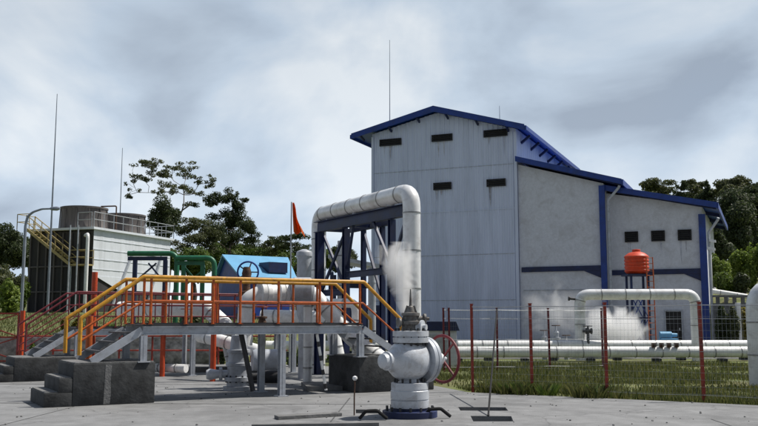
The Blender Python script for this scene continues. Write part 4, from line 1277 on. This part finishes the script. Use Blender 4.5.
# green pipe bridges
def bridge(label, p0, p1, d, py, m1, m2, two=True):
    x0, x1 = gx(p0, d), gx(p1, d)
    zz = gz(py, d)
    t = thing('pipe_bridge', label, 'pipe bridge', (x0, d, h(x0, d)), 'green pipe bridges')
    part('pipe', MB().tube(fillet([Vector((x0 - 0.3, d, zz)), Vector((x1, d, zz)), Vector((x1, d, h(x1, d) - 0.1))], 0.45, 6), 0.135, 16), m2, t)
    part('beam', ibeam((x0 - 0.3, d, zz - 0.26), (x1 - 0.5, d, zz - 0.26), 0.14, 0.2), m1, t, False)
    for x in ((x0 + 0.1), (x1 - 0.6)):
        part('column', MB().box((x, d, (zz - 0.36 + h(x, d)) / 2), (0.20, 0.2, zz - 0.36 - h(x, d))), m1, t, False)
    part('knee_brace', MB().bar((x0 + 0.3, d + 0.05, zz - 1.3), (x0 + 1.2, d + 0.05, zz - 0.5), 0.08), m1, t, False)
    part('knee_brace', MB().bar((x1 - 0.8, d + 0.05, zz - 1.3), (x1 - 1.5, d + 0.05, zz - 0.5), 0.08), m1, t, False)
bridge('dark blue framed pipe bridge with green bend before the cooling tower', 131, 175, 46, 253.5, 'dark_blue', 'green')
bridge('all green pipe bridge left of the blue shed', 180, 213, 45, 258, 'green', 'green')
# blue shed
SD = 50.0
shd = thing('blue_shed', 'blue shed with a light blue pitched roof left of the pipe frame', 'shed', (gx(230, SD), SD, 0))
e0, e1 = at(240, 278, SD), at(297, 283, SD + 2.5)
r0, r1 = at(222, 256, SD + 2.6), at(288, 262, SD + 5.1)
r1.z = r0.z
e1.z = e0.z
w0 = at(213, 272, SD + 4.5)
w0.z = e0.z
mb = MB().prism([e0, e1, r1, r0], (0, 0, 0.10))
rfo = part('roof', mb, 'sky_roof', shd, False)
w1_ = w0 + (e1 - e0)
mb = MB().prism([w0, w1_, r1 + Vector((0, 0, -0.01)), r0 + Vector((0, 0, -0.01))], (0, 0, 0.09))
part('roof', mb, 'sky_roof', shd, False)
g0, g1 = Vector((e0.x, e0.y, 0)), Vector((w0.x, w0.y, 0))
ins = (e1 - e0).normalized() * 0.25
mb = MB().prism([g0 + ins, g1 + ins, w0 + ins - Z * 0.02, r0 + ins - Z * 0.03, e0 + ins - Z * 0.02], ins * 0.3)
part('wall', mb, 'blue', shd, False)
bk = (w0 - e0).normalized() * 0.3
mb = MB().prism([g0 + ins * 1.4 + bk, Vector((e1.x, e1.y, 0)) + bk, e1 + bk + Z * 0.1, e0 + ins * 1.4 + bk + Z * 0.1], bk * 0.3)
part('wall', mb, 'blue', shd, False)
dm0 = at(270, 272, SD + 2.2)
vx = (r0 + r1 + e0 + e1) / 4 + (e1 - e0) * 0.22
mb = MB().box(vx + Vector((0, -0.6, 0.0)), (1.3, 1.1, 0.62), ((e1 - e0).normalized(), Z.cross((e1 - e0).normalized())))
part('roof_vent', mb, 'dark_blue', rfo, False)
# flag and pole
p = at(291.5, 202, 30)
fb = Vector((p.x, 30, 0))
single('flag_pole', MB().tube([fb, fb + Z * 2.5, p], 0.032, 10, r1=0.02), 'wire', 'thin pale flag pole behind the walkway', 'flag pole', fb)
mb = MB()
NU, NV = 8, 12
gridv = []
for j in range(NV + 1):
    v = j / NV
    row = []
    for i in range(NU + 1):
        u = i / NU
        wdt = 0.06 + 0.34 * v ** 0.9
        x = p.x + 0.03 + u * wdt * (0.85 + 0.15 * math.cos(v * 7)) + 0.05 * v * v
        yv = 30 + 0.11 * math.sin(u * 11 + v * 3) * (0.2 + v)
        z = p.z - 0.02 - v * (1.0 + 0.14 * u) - 0.07 * math.sin(u * 7) * v
        row.append(mb.bm.verts.new((x, yv, z)))
    gridv.append(row)
for j in range(NV):
    for i in range(NU):
        mb.bm.faces.new((gridv[j][i], gridv[j][i + 1], gridv[j + 1][i + 1], gridv[j + 1][i]))
bmesh.ops.solidify(mb.bm, geom=list(mb.bm.faces), thickness=0.008)
single('flag', mb, 'flag', 'limp orange-red flag drooping from the thin pole', 'flag', p)

# ================================================================== VEGETATION
def leaf_cloud(mb, c, rad, n, size, rg, shell=0.35):
    c = Vector(c)
    for _ in range(n):
        while True:
            d = Vector((rg.uniform(-1, 1), rg.uniform(-1, 1), rg.uniform(-1, 1)))
            if shell < d.length < 1:
                break
        k = 1 + 0.28 * noise.noise(d * 2.3 + c)
        p = c + Vector((d.x * rad[0], d.y * rad[1], d.z * rad[2])) * k
        nrm = (d + Vector((rg.uniform(-1, 1), rg.uniform(-1, 1), rg.uniform(-1, 1))) * 0.9).normalized()
        u = nrm.orthogonal().normalized()
        u = (Matrix.Rotation(rg.uniform(0, 6.28), 3, nrm) @ u)
        v = nrm.cross(u)
        a, b = size * rg.uniform(0.6, 1.3), size * rg.uniform(0.35, 0.7)
        mb.bm.faces.new([mb.bm.verts.new(q) for q in (p - u * a, p - v * b, p + u * a, p + v * b)])
def tree(label, base, clumps, leaf, size, dens, bark='bark', tr=0.25, fork=0.5, seed=1, group='trees behind the plant', name='broadleaf_tree', full=0.72):
    """clumps: list of (centre, (rx, ry, rz))"""
    rg = random.Random(seed)
    base = Vector(base)
    t = thing(name, label, 'tree', base, group)
    sub = []
    for c, r in clumps:                                  # each main clump becomes an uneven bunch of smaller ones
        big = sum(r) / 3
        for k in range(7):
            q = Vector((rg.gauss(0, 0.6) * r[0], rg.gauss(0, 0.55) * r[1], rg.gauss(0, 0.5) * r[2]))
            f = full * rg.uniform(0.7, 1.3)
            sub.append((c + q, (r[0] * f, r[1] * f, r[2] * f * 0.9)))
    top = max(clumps, key=lambda q: q[0].z)[0]
    cen = sum((q[0] for q in clumps), Vector()) / len(clumps)
    fk = base.lerp(Vector((cen.x, cen.y, top.z)), fork)
    mb = MB()
    mid = base.lerp(fk, 0.5) + Vector((rg.uniform(-0.25, 0.25), 0, 0))
    mb.tube([base - Z * 0.2, base + Z * 0.3, mid, fk], lambda i: tr * (1.35, 1.0, 0.85, 0.62)[i], 10)
    nodes = [(mid.lerp(fk, q), tr * 0.5) for q in (0.3, 0.6, 0.85, 1.0)]
    def limb(c, shrink, bow, least):
        st, r0 = min(nodes, key=lambda q: (q[0] - c).length + max(0, q[0].z - c.z + 0.3) * 2.0)
        ln = (c - st).length
        ps = [st]
        for q in (0.33, 0.67):
            ps.append(st.lerp(c, q) + Vector((rg.uniform(-1, 1), rg.uniform(-1, 1), rg.uniform(-0.3, 1))) * ln * bow)
        ps.append(c)
        ra, rb = r0 * shrink, max(least, r0 * shrink * 0.45)
        mb.tube(ps, lambda i: ra + (rb - ra) * i / 3, 6)
        for q in (1, 2, 3):
            nodes.append((ps[q], ra + (rb - ra) * q / 3))
    for c, r in sorted(clumps, key=lambda q: (q[0] - fk).length):
        limb(c, 0.85, 0.12, 0.03)
    for c, r in sub:
        limb(c, 0.5, 0.10, 0.015)
    clumps = sub
    part('trunk', mb, bark, t)
    mb = MB()
    for c, r in clumps:
        leaf_cloud(mb, c, r, int(dens * (r[0] * r[1] + r[0] * r[2] + r[1] * r[2]) / 3 * 13) + 6, size, rg, 0.0)
    part('crown', mb, leaf, t, False, fix=False)
    return t
def clump_px(lst, d, seed, spread=2.0):
    """(px, py, rx px, rz px) in the photo, at distance d with a depth spread"""
    rg = random.Random(seed)
    o = []
    for px, py, rx, rz in lst:
        dd = d + rg.uniform(-spread, spread)
        c = at(px, py, dd)
        o.append((c, (rx * dd / F_PX, (rx + rz) / 2 * dd / F_PX, rz * dd / F_PX)))
    return o
def gbase(px, d):
    x = gx(px, d, 300)
    return (x, d, h(x, d))
tree('tall open-crowned gum tree with bare forking limbs behind the cooling tower', gbase(166, 88),
     clump_px([(143, 163, 9, 4), (157, 161, 7, 4), (134, 181, 6, 6), (128, 195, 5, 4), (148, 178, 8, 5), (163, 176, 8, 6), (176, 168, 11, 5), (190, 172, 10, 5), (200, 178, 8, 4), (210, 183, 7, 5), (168, 186, 8, 7), (183, 187, 8, 5), (160, 192, 6, 4), (152, 168, 5, 5), (196, 194, 6, 4), (190, 205, 7, 3)], 88, 3, 2.5),
     'leaf_olive', 0.11, 39, 'palebark', 0.30, 0.52, 3, name='gum_tree', full=0.50)
tree('dense dark round tree growing below the gum tree', gbase(163, 80), clump_px([(163, 212, 11, 12), (157, 220, 9, 9), (170, 222, 9, 10), (164, 230, 12, 8)], 80, 4, 1.2), 'leaf_dark', 0.11, 60, 'bark', 0.22, 0.5, 4)
tree('dark layered tree with a flat leaning top left of the flag', gbase(226, 90),
     clump_px([(218, 199, 8, 5), (228, 197, 6, 5), (236, 205, 5, 8), (214, 203, 6, 4), (226, 215, 10, 7), (238, 222, 11, 9), (222, 228, 12, 9), (248, 228, 9, 7), (232, 240, 13, 8), (254, 240, 6, 5), (246, 200, 4, 2)], 90, 5, 2.0), 'leaf_dark', 0.11, 51, 'bark', 0.28, 0.5, 5)
tree('olive spreading tree between the gum tree and the dark layered tree', gbase(195, 86), clump_px([(186, 228, 9, 6), (200, 224, 10, 6), (208, 232, 8, 6), (192, 238, 11, 6), (180, 244, 9, 6), (206, 243, 9, 6)], 86, 6, 2.0), 'leaf_olive', 0.11, 48, 'bark', 0.2, 0.45, 6)
tree('small dark tiered tree behind the orange flag', gbase(292, 95), clump_px([(286, 238, 9, 4), (300, 236, 7, 4), (294, 247, 11, 4), (281, 244, 6, 3), (302, 250, 8, 4)], 95, 7, 1.5), 'leaf_dark', 0.11, 51, 'bark', 0.2, 0.5, 7)
tree('small sparse sapling tree right of the dark layered tree', gbase(270, 96), clump_px([(266, 243, 6, 3), (274, 242, 5, 3), (269, 250, 8, 4)], 96, 8, 1.0), 'leaf_olive', 0.12, 40, 'bark', 0.15, 0.5, 8)
for k, (px, py, rx, d, leaf, lab) in enumerate((
        (8, 244, 17, 84, 'leaf_dark', 'leftmost dark tree at the left edge beside the street lamp'),
        (-12, 238, 16, 92, 'leaf_dark', 'dark tree mostly cut off by the left edge'),
        (30, 246, 13, 96, 'leaf_dark', 'dark tree peeping out left of the cooling tower'),
        (5, 278, 14, 70, 'leaf_olive', 'olive tree low at the left edge below the dark trees'),
        (176, 256, 9, 84, 'leaf_mid', 'green tree behind the dark blue pipe bridge'),
        (194, 258, 12, 84, 'leaf_mid', 'green tree seen through the all green pipe bridge'),
        (218, 252, 11, 98, 'leaf_mid', 'green tree directly behind the blue shed gable'),
        (240, 253, 13, 101, 'leaf_mid', 'green tree showing over the shed roof ridge'),
        (262, 256, 12, 99, 'leaf_mid', 'green tree over the middle of the shed roof'),
        (283, 258, 12, 100, 'leaf_mid', 'green tree below the small dark tiered tree'),
        (312, 258, 13, 104, 'leaf_mid', 'green tree behind the grey vent drum'),
        (338, 258, 13, 104, 'leaf_dark', 'dark tree glimpsed through the blue pipe frame'),
        (150, 262, 10, 88, 'leaf_olive', 'olive tree behind the right end of the cooling tower'))):
    rg = random.Random(100 + k)
    lst = [(px + rg.uniform(-0.7, 0.7) * rx, py + rg.uniform(-0.35, 1.1) * rx, rx * rg.uniform(0.45, 0.7), rx * rg.uniform(0.35, 0.6)) for _ in range(9)]
    tree(lab, gbase(px, d), clump_px(lst, d, k, 1.6), leaf, 0.12, 60, 'bark', 0.2, 0.45, 20 + k, full=0.85)
# right side
tree('pale feathery tree behind the blue roof of the upper lean-to', gbase(655, 105), clump_px([(648, 186, 8, 4), (658, 187, 9, 4), (667, 192, 7, 4), (652, 195, 12, 6), (665, 200, 10, 6)], 105, 31, 2), 'leaf_olive', 0.14, 60, 'palebark', 0.3, 0.55, 31)
tree('little round-headed tree behind the lower blue roof', gbase(681, 95), clump_px([(681, 187, 4.2, 4.2), (680, 194, 4.5, 4)], 95, 32, 0.5), 'leaf_dark', 0.11, 90, 'bark', 0.2, 0.7, 32)
tree('pale open-crowned gum tree right of the round-headed tree', gbase(697, 110), clump_px([(690, 183, 6, 3), (698, 186, 7, 5), (704, 192, 6, 5), (692, 193, 8, 5), (716, 192, 5, 5), (700, 201, 10, 6)], 110, 33, 2), 'leaf_olive', 0.14, 60, 'palebark', 0.3, 0.55, 33)
tree('dark cone-shaped conifer behind the lower blue roof', gbase(708, 92), clump_px([(708, 186, 2, 4), (708, 192, 4, 4), (708, 198, 6, 5), (708, 205, 7, 6), (708, 214, 9, 7)], 92, 34, 0.4), 'leaf_dark', 0.11, 90, 'bark', 0.25, 0.6, 34, name='conifer_tree')
for k, (lst, d, leaf, lab) in enumerate((
        ([(733, 186, 8, 5), (742, 183, 7, 4), (728, 194, 6, 6), (740, 194, 9, 7)], 92, 'leaf_olive', 'tall olive gum tree at the right, highest of the group'),
        ([(735, 205, 10, 12), (740, 222, 11, 14), (730, 238, 9, 13), (742, 244, 11, 12), (726, 222, 7, 10)], 82, 'leaf_dark', 'big dark tree right of the lower hall roof'),
        ([(754, 192, 10, 7), (762, 200, 12, 12), (755, 212, 10, 12), (760, 232, 13, 14), (756, 248, 12, 10)], 85, 'leaf_dark', 'big dark tree cut by the right edge of the picture'),
        ([(775, 190, 12, 10), (778, 215, 14, 16), (772, 240, 14, 14)], 86, 'leaf_dark', 'dark tree outside the right edge beside the big dark one'),
        ([(716, 236, 6, 8), (722, 248, 8, 8), (714, 256, 7, 8)], 74, 'leaf_dark', 'smaller dark tree close beside the corner of the lower hall'))):
    tree(lab, gbase(lst[0][0], d), clump_px(lst, d, 40 + k, 2.0), leaf, 0.13, 95, 'bark', 0.3, 0.5, 40 + k, full=0.95)
def bush(label, px, d, wpx, hpx, leaf, seed, size=0.14, dens=60, py=None, z0=None):
    rg = random.Random(seed)
    b = Vector(gbase(px, d))
    if z0 is not None:
        b.z = z0
    t = thing('bush', label, 'bush', b, 'bushes and shrubs')
    wd, hh = wpx * d / F_PX, hpx * d / F_PX
    mb = MB()
    sm = MB()
    for k in range(7):
        c = b + Vector((rg.uniform(-0.6, 0.6) * wd, rg.uniform(-0.5, 0.5) * wd, hh * rg.uniform(0.25, 0.8)))
        rr = (wd * rg.uniform(0.35, 0.6), wd * 0.5, hh * rg.uniform(0.22, 0.36))
        leaf_cloud(mb, c, rr, int(dens * 4), size, rg, 0.2)
        sm.tube([b - Z * 0.05, (b + c) / 2 + Vector((0.05, 0, 0)), c], 0.03, 5, r1=0.01)
    part('stem', sm, 'bark', t)
    part('foliage', mb, leaf, t, False, fix=False)
for k, (px, d, wp, hp_, leaf, lab) in enumerate((
        (722, 62, 16, 24, 'leaf_lime', 'bright green bush right next to the downpipe of the lower hall'),
        (738, 64, 17, 27, 'leaf_lime', 'light green sunlit bush above the pale retaining wall'),
        (754, 63, 16, 30, 'leaf_lime', 'green bush above the fat pipe bend at the right edge'),
        (772, 63, 16, 30, 'leaf_mid', 'green bush just outside the right edge'),
        (728, 59, 14, 17, 'leaf_mid', 'low green bush in front of the sunlit bush'),
        (746, 58, 12, 15, 'leaf_dark', 'dark low bush beside the white pipe on the slope'))):
    bush(lab, px, d, wp * 0.85, hp_ * 1.5, leaf, 60 + k, 0.13, 110)
for k, (px, d, wp, hp_, leaf, lab) in enumerate((
        (722, 51.8, 10, 40, 'leaf_dark', 'dark climbing plant against the pale retaining wall'),
        (733, 51.4, 8, 44, 'leaf_olive', 'olive shrub left of the white post'),
        (745, 51.6, 9, 46, 'dry', 'yellowish shrub right of the white post'),
        (708, 40.0, 7, 14, 'leaf_mid', 'small green shrub by the fence post under the blue column'))):
    bush(lab, px, d, wp * 0.8, hp_, leaf, 80 + k, 0.12, 60)
for k, (px, d, wp, hp_, leaf, lab) in enumerate((
        (9, 58, 14, 32, 'leaf_lime', 'light green bush on the slope left of the street lamp'),
        (24, 61, 10, 28, 'leaf_mid', 'green bush between the street lamp and the cooling tower'),
        (66, 37, 4, 16, 'dry', 'yellow shrub on the grass slope behind the maroon stair rail'),
        (77, 37.5, 4, 14, 'dry', 'second yellow shrub right beside the first on the slope'),
        (34, 32.9, 4, 20, 'leaf_mid', 'green plant against the stone wall right of the red gate'),
        (205, 33.5, 13, 22, 'leaf_mid', 'green bush under the far walkway at the end of the stone wall'),
        (190, 35, 12, 22, 'leaf_olive', 'olive bush behind the far walkway supports'),
        (222, 32.5, 8, 24, 'leaf_dark', 'dark bush just left of the grey wellhead stack'),
        (298, 31, 12, 16, 'leaf_mid', 'green bush below the low pipeline left of the striped pole'),
        (338, 31.5, 14, 18, 'leaf_lime', 'light green bush below the low pipeline right of the striped pole'),
        (318, 32, 10, 14, 'leaf_dark', 'dark green bush behind the striped pole'),
        (370, 32.5, 14, 18, 'leaf_mid', 'green bush behind the dark right-hand block'),
        (150, 36, 12, 14, 'leaf_olive', 'olive bush on the slope behind the far walkway'),
        (112, 35.5, 8, 12, 'leaf_mid', 'small green bush behind the near stair'))):
    bush(lab, px, d, wp * 0.8, hp_, leaf, 120 + k, 0.08 if d < 40 else 0.15, 60)

# grass
def grass(name, region, n, h0, h1, seed):
    rg = random.Random(seed)
    mb = MB()
    k = 0
    while k < n:
        x, y = region(rg)
        if x is None:
            continue
        z = h(x, y)
        den = noise.noise(Vector((x * 0.7, y * 0.7, seed)))
        if den < -0.12 and rg.random() < 0.85:
            k += 1
            continue
        hh = rg.uniform(h0, h1) * (0.7 + 1.1 * max(0, den))
        a = rg.uniform(0, 6.28)
        wv = Vector((math.cos(a), math.sin(a), 0)) * rg.uniform(0.008, 0.02)
        ln = Vector((rg.uniform(-1, 1), rg.uniform(-1, 1), 0)) * hh * 0.45
        p = Vector((x, y, z - 0.01))
        mb.bm.faces.new([mb.bm.verts.new(q) for q in (p - wv, p + wv, p + wv * 0.7 + ln * 0.4 + Z * hh * 0.6, p + ln + Z * hh)])
        k += 1
    o = finish(name, mb, 'grass', Vector((0, 0, 0)), False, False)
    o['kind'] = 'stuff'
    return o
def reg_right(rg):
    y = 17.0 + 16.2 * rg.random() ** 1.3
    x = rg.uniform(1.0, 17)
    if y < 20.0 - (x - 2.0) * 0.60 + 0.15:
        return None, None
    if x < 2.2 and y < 29 - (x - 0.0) * 4:
        return None, None
    return x, y
grass('grass', reg_right, 90000, 0.06, 0.21, 5)
def reg_left(rg):
    y = 33.8 + 24 * rg.random() ** 1.6
    return rg.uniform(-28, -5), y
grass('slope_grass', reg_left, 22000, 0.10, 0.28, 6)

# weeds along the slab edge, each tuft a small plant of its own
rg = random.Random(77)
edge = [(2.0, 20.0), (3.4, 19.2), (6.3, 17.5), (9.0, 15.8)]
for k in range(16):
    i = min(2, k // 6)
    q = rg.random()
    x = edge[i][0] + (edge[i + 1][0] - edge[i][0]) * q
    y = edge[i][1] + (edge[i + 1][1] - edge[i][1]) * q + rg.uniform(-0.1, 0.35)
    mb = MB()
    for _ in range(110):
        a = rg.uniform(0, 6.28)
        d = Vector((math.cos(a), math.sin(a), 0))
        hh = rg.uniform(0.08, 0.30)
        p0 = Vector((x, y, -0.02)) + d * rg.uniform(0, 0.22)
        wv = Vector((-d.y, d.x, 0)) * rg.uniform(0.004, 0.011)
        mb.bm.faces.new([mb.bm.verts.new(v) for v in (p0 - wv, p0 + wv, p0 + wv + d * hh * 0.2 + Z * hh * 0.7, p0 + d * hh * 0.5 + Z * hh)])
    o = finish('weed_tuft', mb, ('grass', 'leaf_mid', 'grass')[k % 3], Vector((x, y, 0)), False, False)
    o.location = (x, y, 0)
    tag(o, 'small weed tuft growing along the edge of the concrete yard by the red-posted fence', 'weed', 'weeds along the slab edge')

rg = random.Random(31)
mb = MB()
for _ in range(420):
    x, y = rg.uniform(-9, 7), rg.uniform(12.5, 30)
    if y > 20.2 - (x - 2.0) * 0.6 or any(min(p[0] for p in q) - 0.05 < x < max(p[0] for p in q) + 0.05 and min(p[1] for p in q) - 0.05 < y < max(p[1] for p in q) + 0.05 for q in pits):
        if y > 17 or x > 1:
            continue
    r = rg.uniform(0.006, 0.024)
    mb.lathe((x, y, 0), (rg.uniform(-0.3, 0.3), rg.uniform(-0.3, 0.3), 1), [(-0.002, r * 0.7), (r * 0.5, r), (r * 1.0, r * 0.5)], 5)
o = finish('grit', mb, 'gravel', Vector((0, 0, 0)), False)
o['kind'] = 'stuff'

# ================================================================== STEAM
def steam(label, c, rad, dens, scale, seed, base, cone=False, bias=1.15, cut=3.0):
    mb = MB()
    c = Vector(c)
    if cone:                                             # jet that widens as it rises and leans a little
        mb.lathe((0, 0, -1), Z, [(0, 0.16), (0.3, 0.28), (0.8, 0.55), (1.3, 0.85), (1.7, 1.0), (1.9, 0.85), (2.0, 0.4)], 28)
        for v in mb.bm.verts:
            v.co.x -= 0.22 * (v.co.z + 1) - 0.25
    else:
        t = bmesh.new()
        bmesh.ops.create_icosphere(t, subdivisions=3, radius=1)
        mb.bm.free()
        mb.bm = t
    for v in mb.bm.verts:
        v.co = c + Vector((v.co.x * rad[0], v.co.y * rad[1], v.co.z * rad[2]))
    m = bpy.data.materials.new('steam')
    m.use_nodes = True
    n = m.node_tree
    n.nodes.remove(n.nodes['Principled BSDF'])
    o_ = n.nodes['Material Output']
    pv = n.nodes.new('ShaderNodeVolumePrincipled')
    pv.inputs['Color'].default_value = (0.995, 0.996, 0.998, 1)
    pv.inputs['Anisotropy'].default_value = 0.0
    tcn = n.nodes.new('ShaderNodeTexCoord')
    mpn = n.nodes.new('ShaderNodeMapping')                  # generated 0..1 -> -1..1
    mpn.inputs['Location'].default_value = (-1, -1, -1)
    mpn.inputs['Scale'].default_value = (2, 2, 2)
    n.links.new(tcn.outputs['Generated'], mpn.inputs['Vector'])
    ns = n.nodes.new('ShaderNodeTexNoise')
    ns.inputs['Scale'].default_value = scale
    ns.inputs['Detail'].default_value = 5
    ns.inputs['Roughness'].default_value = 0.55
    off = n.nodes.new('ShaderNodeVectorMath')
    off.operation = 'ADD'
    off.inputs[1].default_value = (seed, seed * 1.7, 0)
    n.links.new(tcn.outputs['Object'], off.inputs[0])
    n.links.new(off.outputs[0], ns.inputs['Vector'])
    ln = n.nodes.new('ShaderNodeVectorMath')
    ln.operation = 'LENGTH'
    if cone:
        sp = n.nodes.new('ShaderNodeSeparateXYZ')
        n.links.new(mpn.outputs['Vector'], sp.inputs['Vector'])
        hv = n.nodes.new('ShaderNodeMapRange')           # width of the jet at this height
        hv.inputs['From Min'].default_value, hv.inputs['From Max'].default_value = -1, 1
        hv.inputs['To Min'].default_value, hv.inputs['To Max'].default_value = 0.20, 1.0
        n.links.new(sp.outputs['Z'], hv.inputs['Value'])
        lx_ = n.nodes.new('ShaderNodeMath')
        lx_.operation = 'MULTIPLY_ADD'
        lx_.inputs[1].default_value = 0.20
        n.links.new(sp.outputs['Z'], lx_.inputs[0])
        n.links.new(sp.outputs['X'], lx_.inputs[2])
        dv = []
        for src in (lx_.outputs[0], sp.outputs['Y']):
            d_ = n.nodes.new('ShaderNodeMath')
            d_.operation = 'DIVIDE'
            n.links.new(src, d_.inputs[0])
            n.links.new(hv.outputs['Result'], d_.inputs[1])
            dv.append(d_)
        tp = n.nodes.new('ShaderNodeMapRange')           # fades out towards the top
        tp.inputs['From Min'].default_value, tp.inputs['From Max'].default_value = -0.1, 1.0
        tp.inputs['To Min'].default_value, tp.inputs['To Max'].default_value = 0.0, 0.75
        n.links.new(sp.outputs['Z'], tp.inputs['Value'])
        cb_ = n.nodes.new('ShaderNodeCombineXYZ')
        n.links.new(dv[0].outputs[0], cb_.inputs['X'])
        n.links.new(dv[1].outputs[0], cb_.inputs['Y'])
        n.links.new(tp.outputs['Result'], cb_.inputs['Z'])
        n.links.new(cb_.outputs['Vector'], ln.inputs[0])
    else:
        n.links.new(mpn.outputs['Vector'], ln.inputs[0])
    ns.inputs['Distortion'].default_value = 0.9
    # density = clamp((1 - r) * 1.3 + (noise - 0.5) * 2.2) * dens
    a1 = n.nodes.new('ShaderNodeMath')
    a1.operation = 'MULTIPLY_ADD'
    a1.inputs[1].default_value, a1.inputs[2].default_value = -1.5, bias
    n.links.new(ln.outputs['Value'], a1.inputs[0])
    a2 = n.nodes.new('ShaderNodeMath')
    a2.operation = 'MULTIPLY_ADD'
    a2.inputs[1].default_value, a2.inputs[2].default_value = cut, -cut * 0.5
    n.links.new(ns.outputs['Fac'], a2.inputs[0])
    a3 = n.nodes.new('ShaderNodeMath')
    a3.operation = 'ADD'
    a3.use_clamp = True
    n.links.new(a1.outputs[0], a3.inputs[0])
    n.links.new(a2.outputs[0], a3.inputs[1])
    a4 = n.nodes.new('ShaderNodeMath')
    a4.operation = 'MULTIPLY'
    a4.inputs[1].default_value = dens
    n.links.new(a3.outputs[0], a4.inputs[0])
    n.links.new(a4.outputs[0], pv.inputs['Density'])
    n.links.new(pv.outputs['Volume'], o_.inputs['Volume'])
    return single('steam_plume', mb, m, label, 'steam', base, 'steam plumes')
p = at(405, 286, 20.9)
steam('white steam jet rising in front of the tall pipe loop above the big valve', p, (0.68, 0.5, 1.05), 6.0, 1.8, 3.1, Vector((p.x, p.y, p.z - 0.9)), True, 1.2, 3.4)
p = at(612, 330, 38.2)
steam('low dense white steam cloud right of the riser by the grey hall', p, (1.8, 0.9, 1.1), 4.5, 1.0, 8.4, Vector((p.x, p.y, 0.2)), False, 1.25, 2.6)
p = at(570, 312, 39.2)
steam('thin wide veil of steam drifting left of the riser against the grey hall', p, (2.7, 1.0, 1.7), 0.9, 0.7, 5.2, Vector((p.x, p.y, 0.2)), False, 1.0, 3.4)
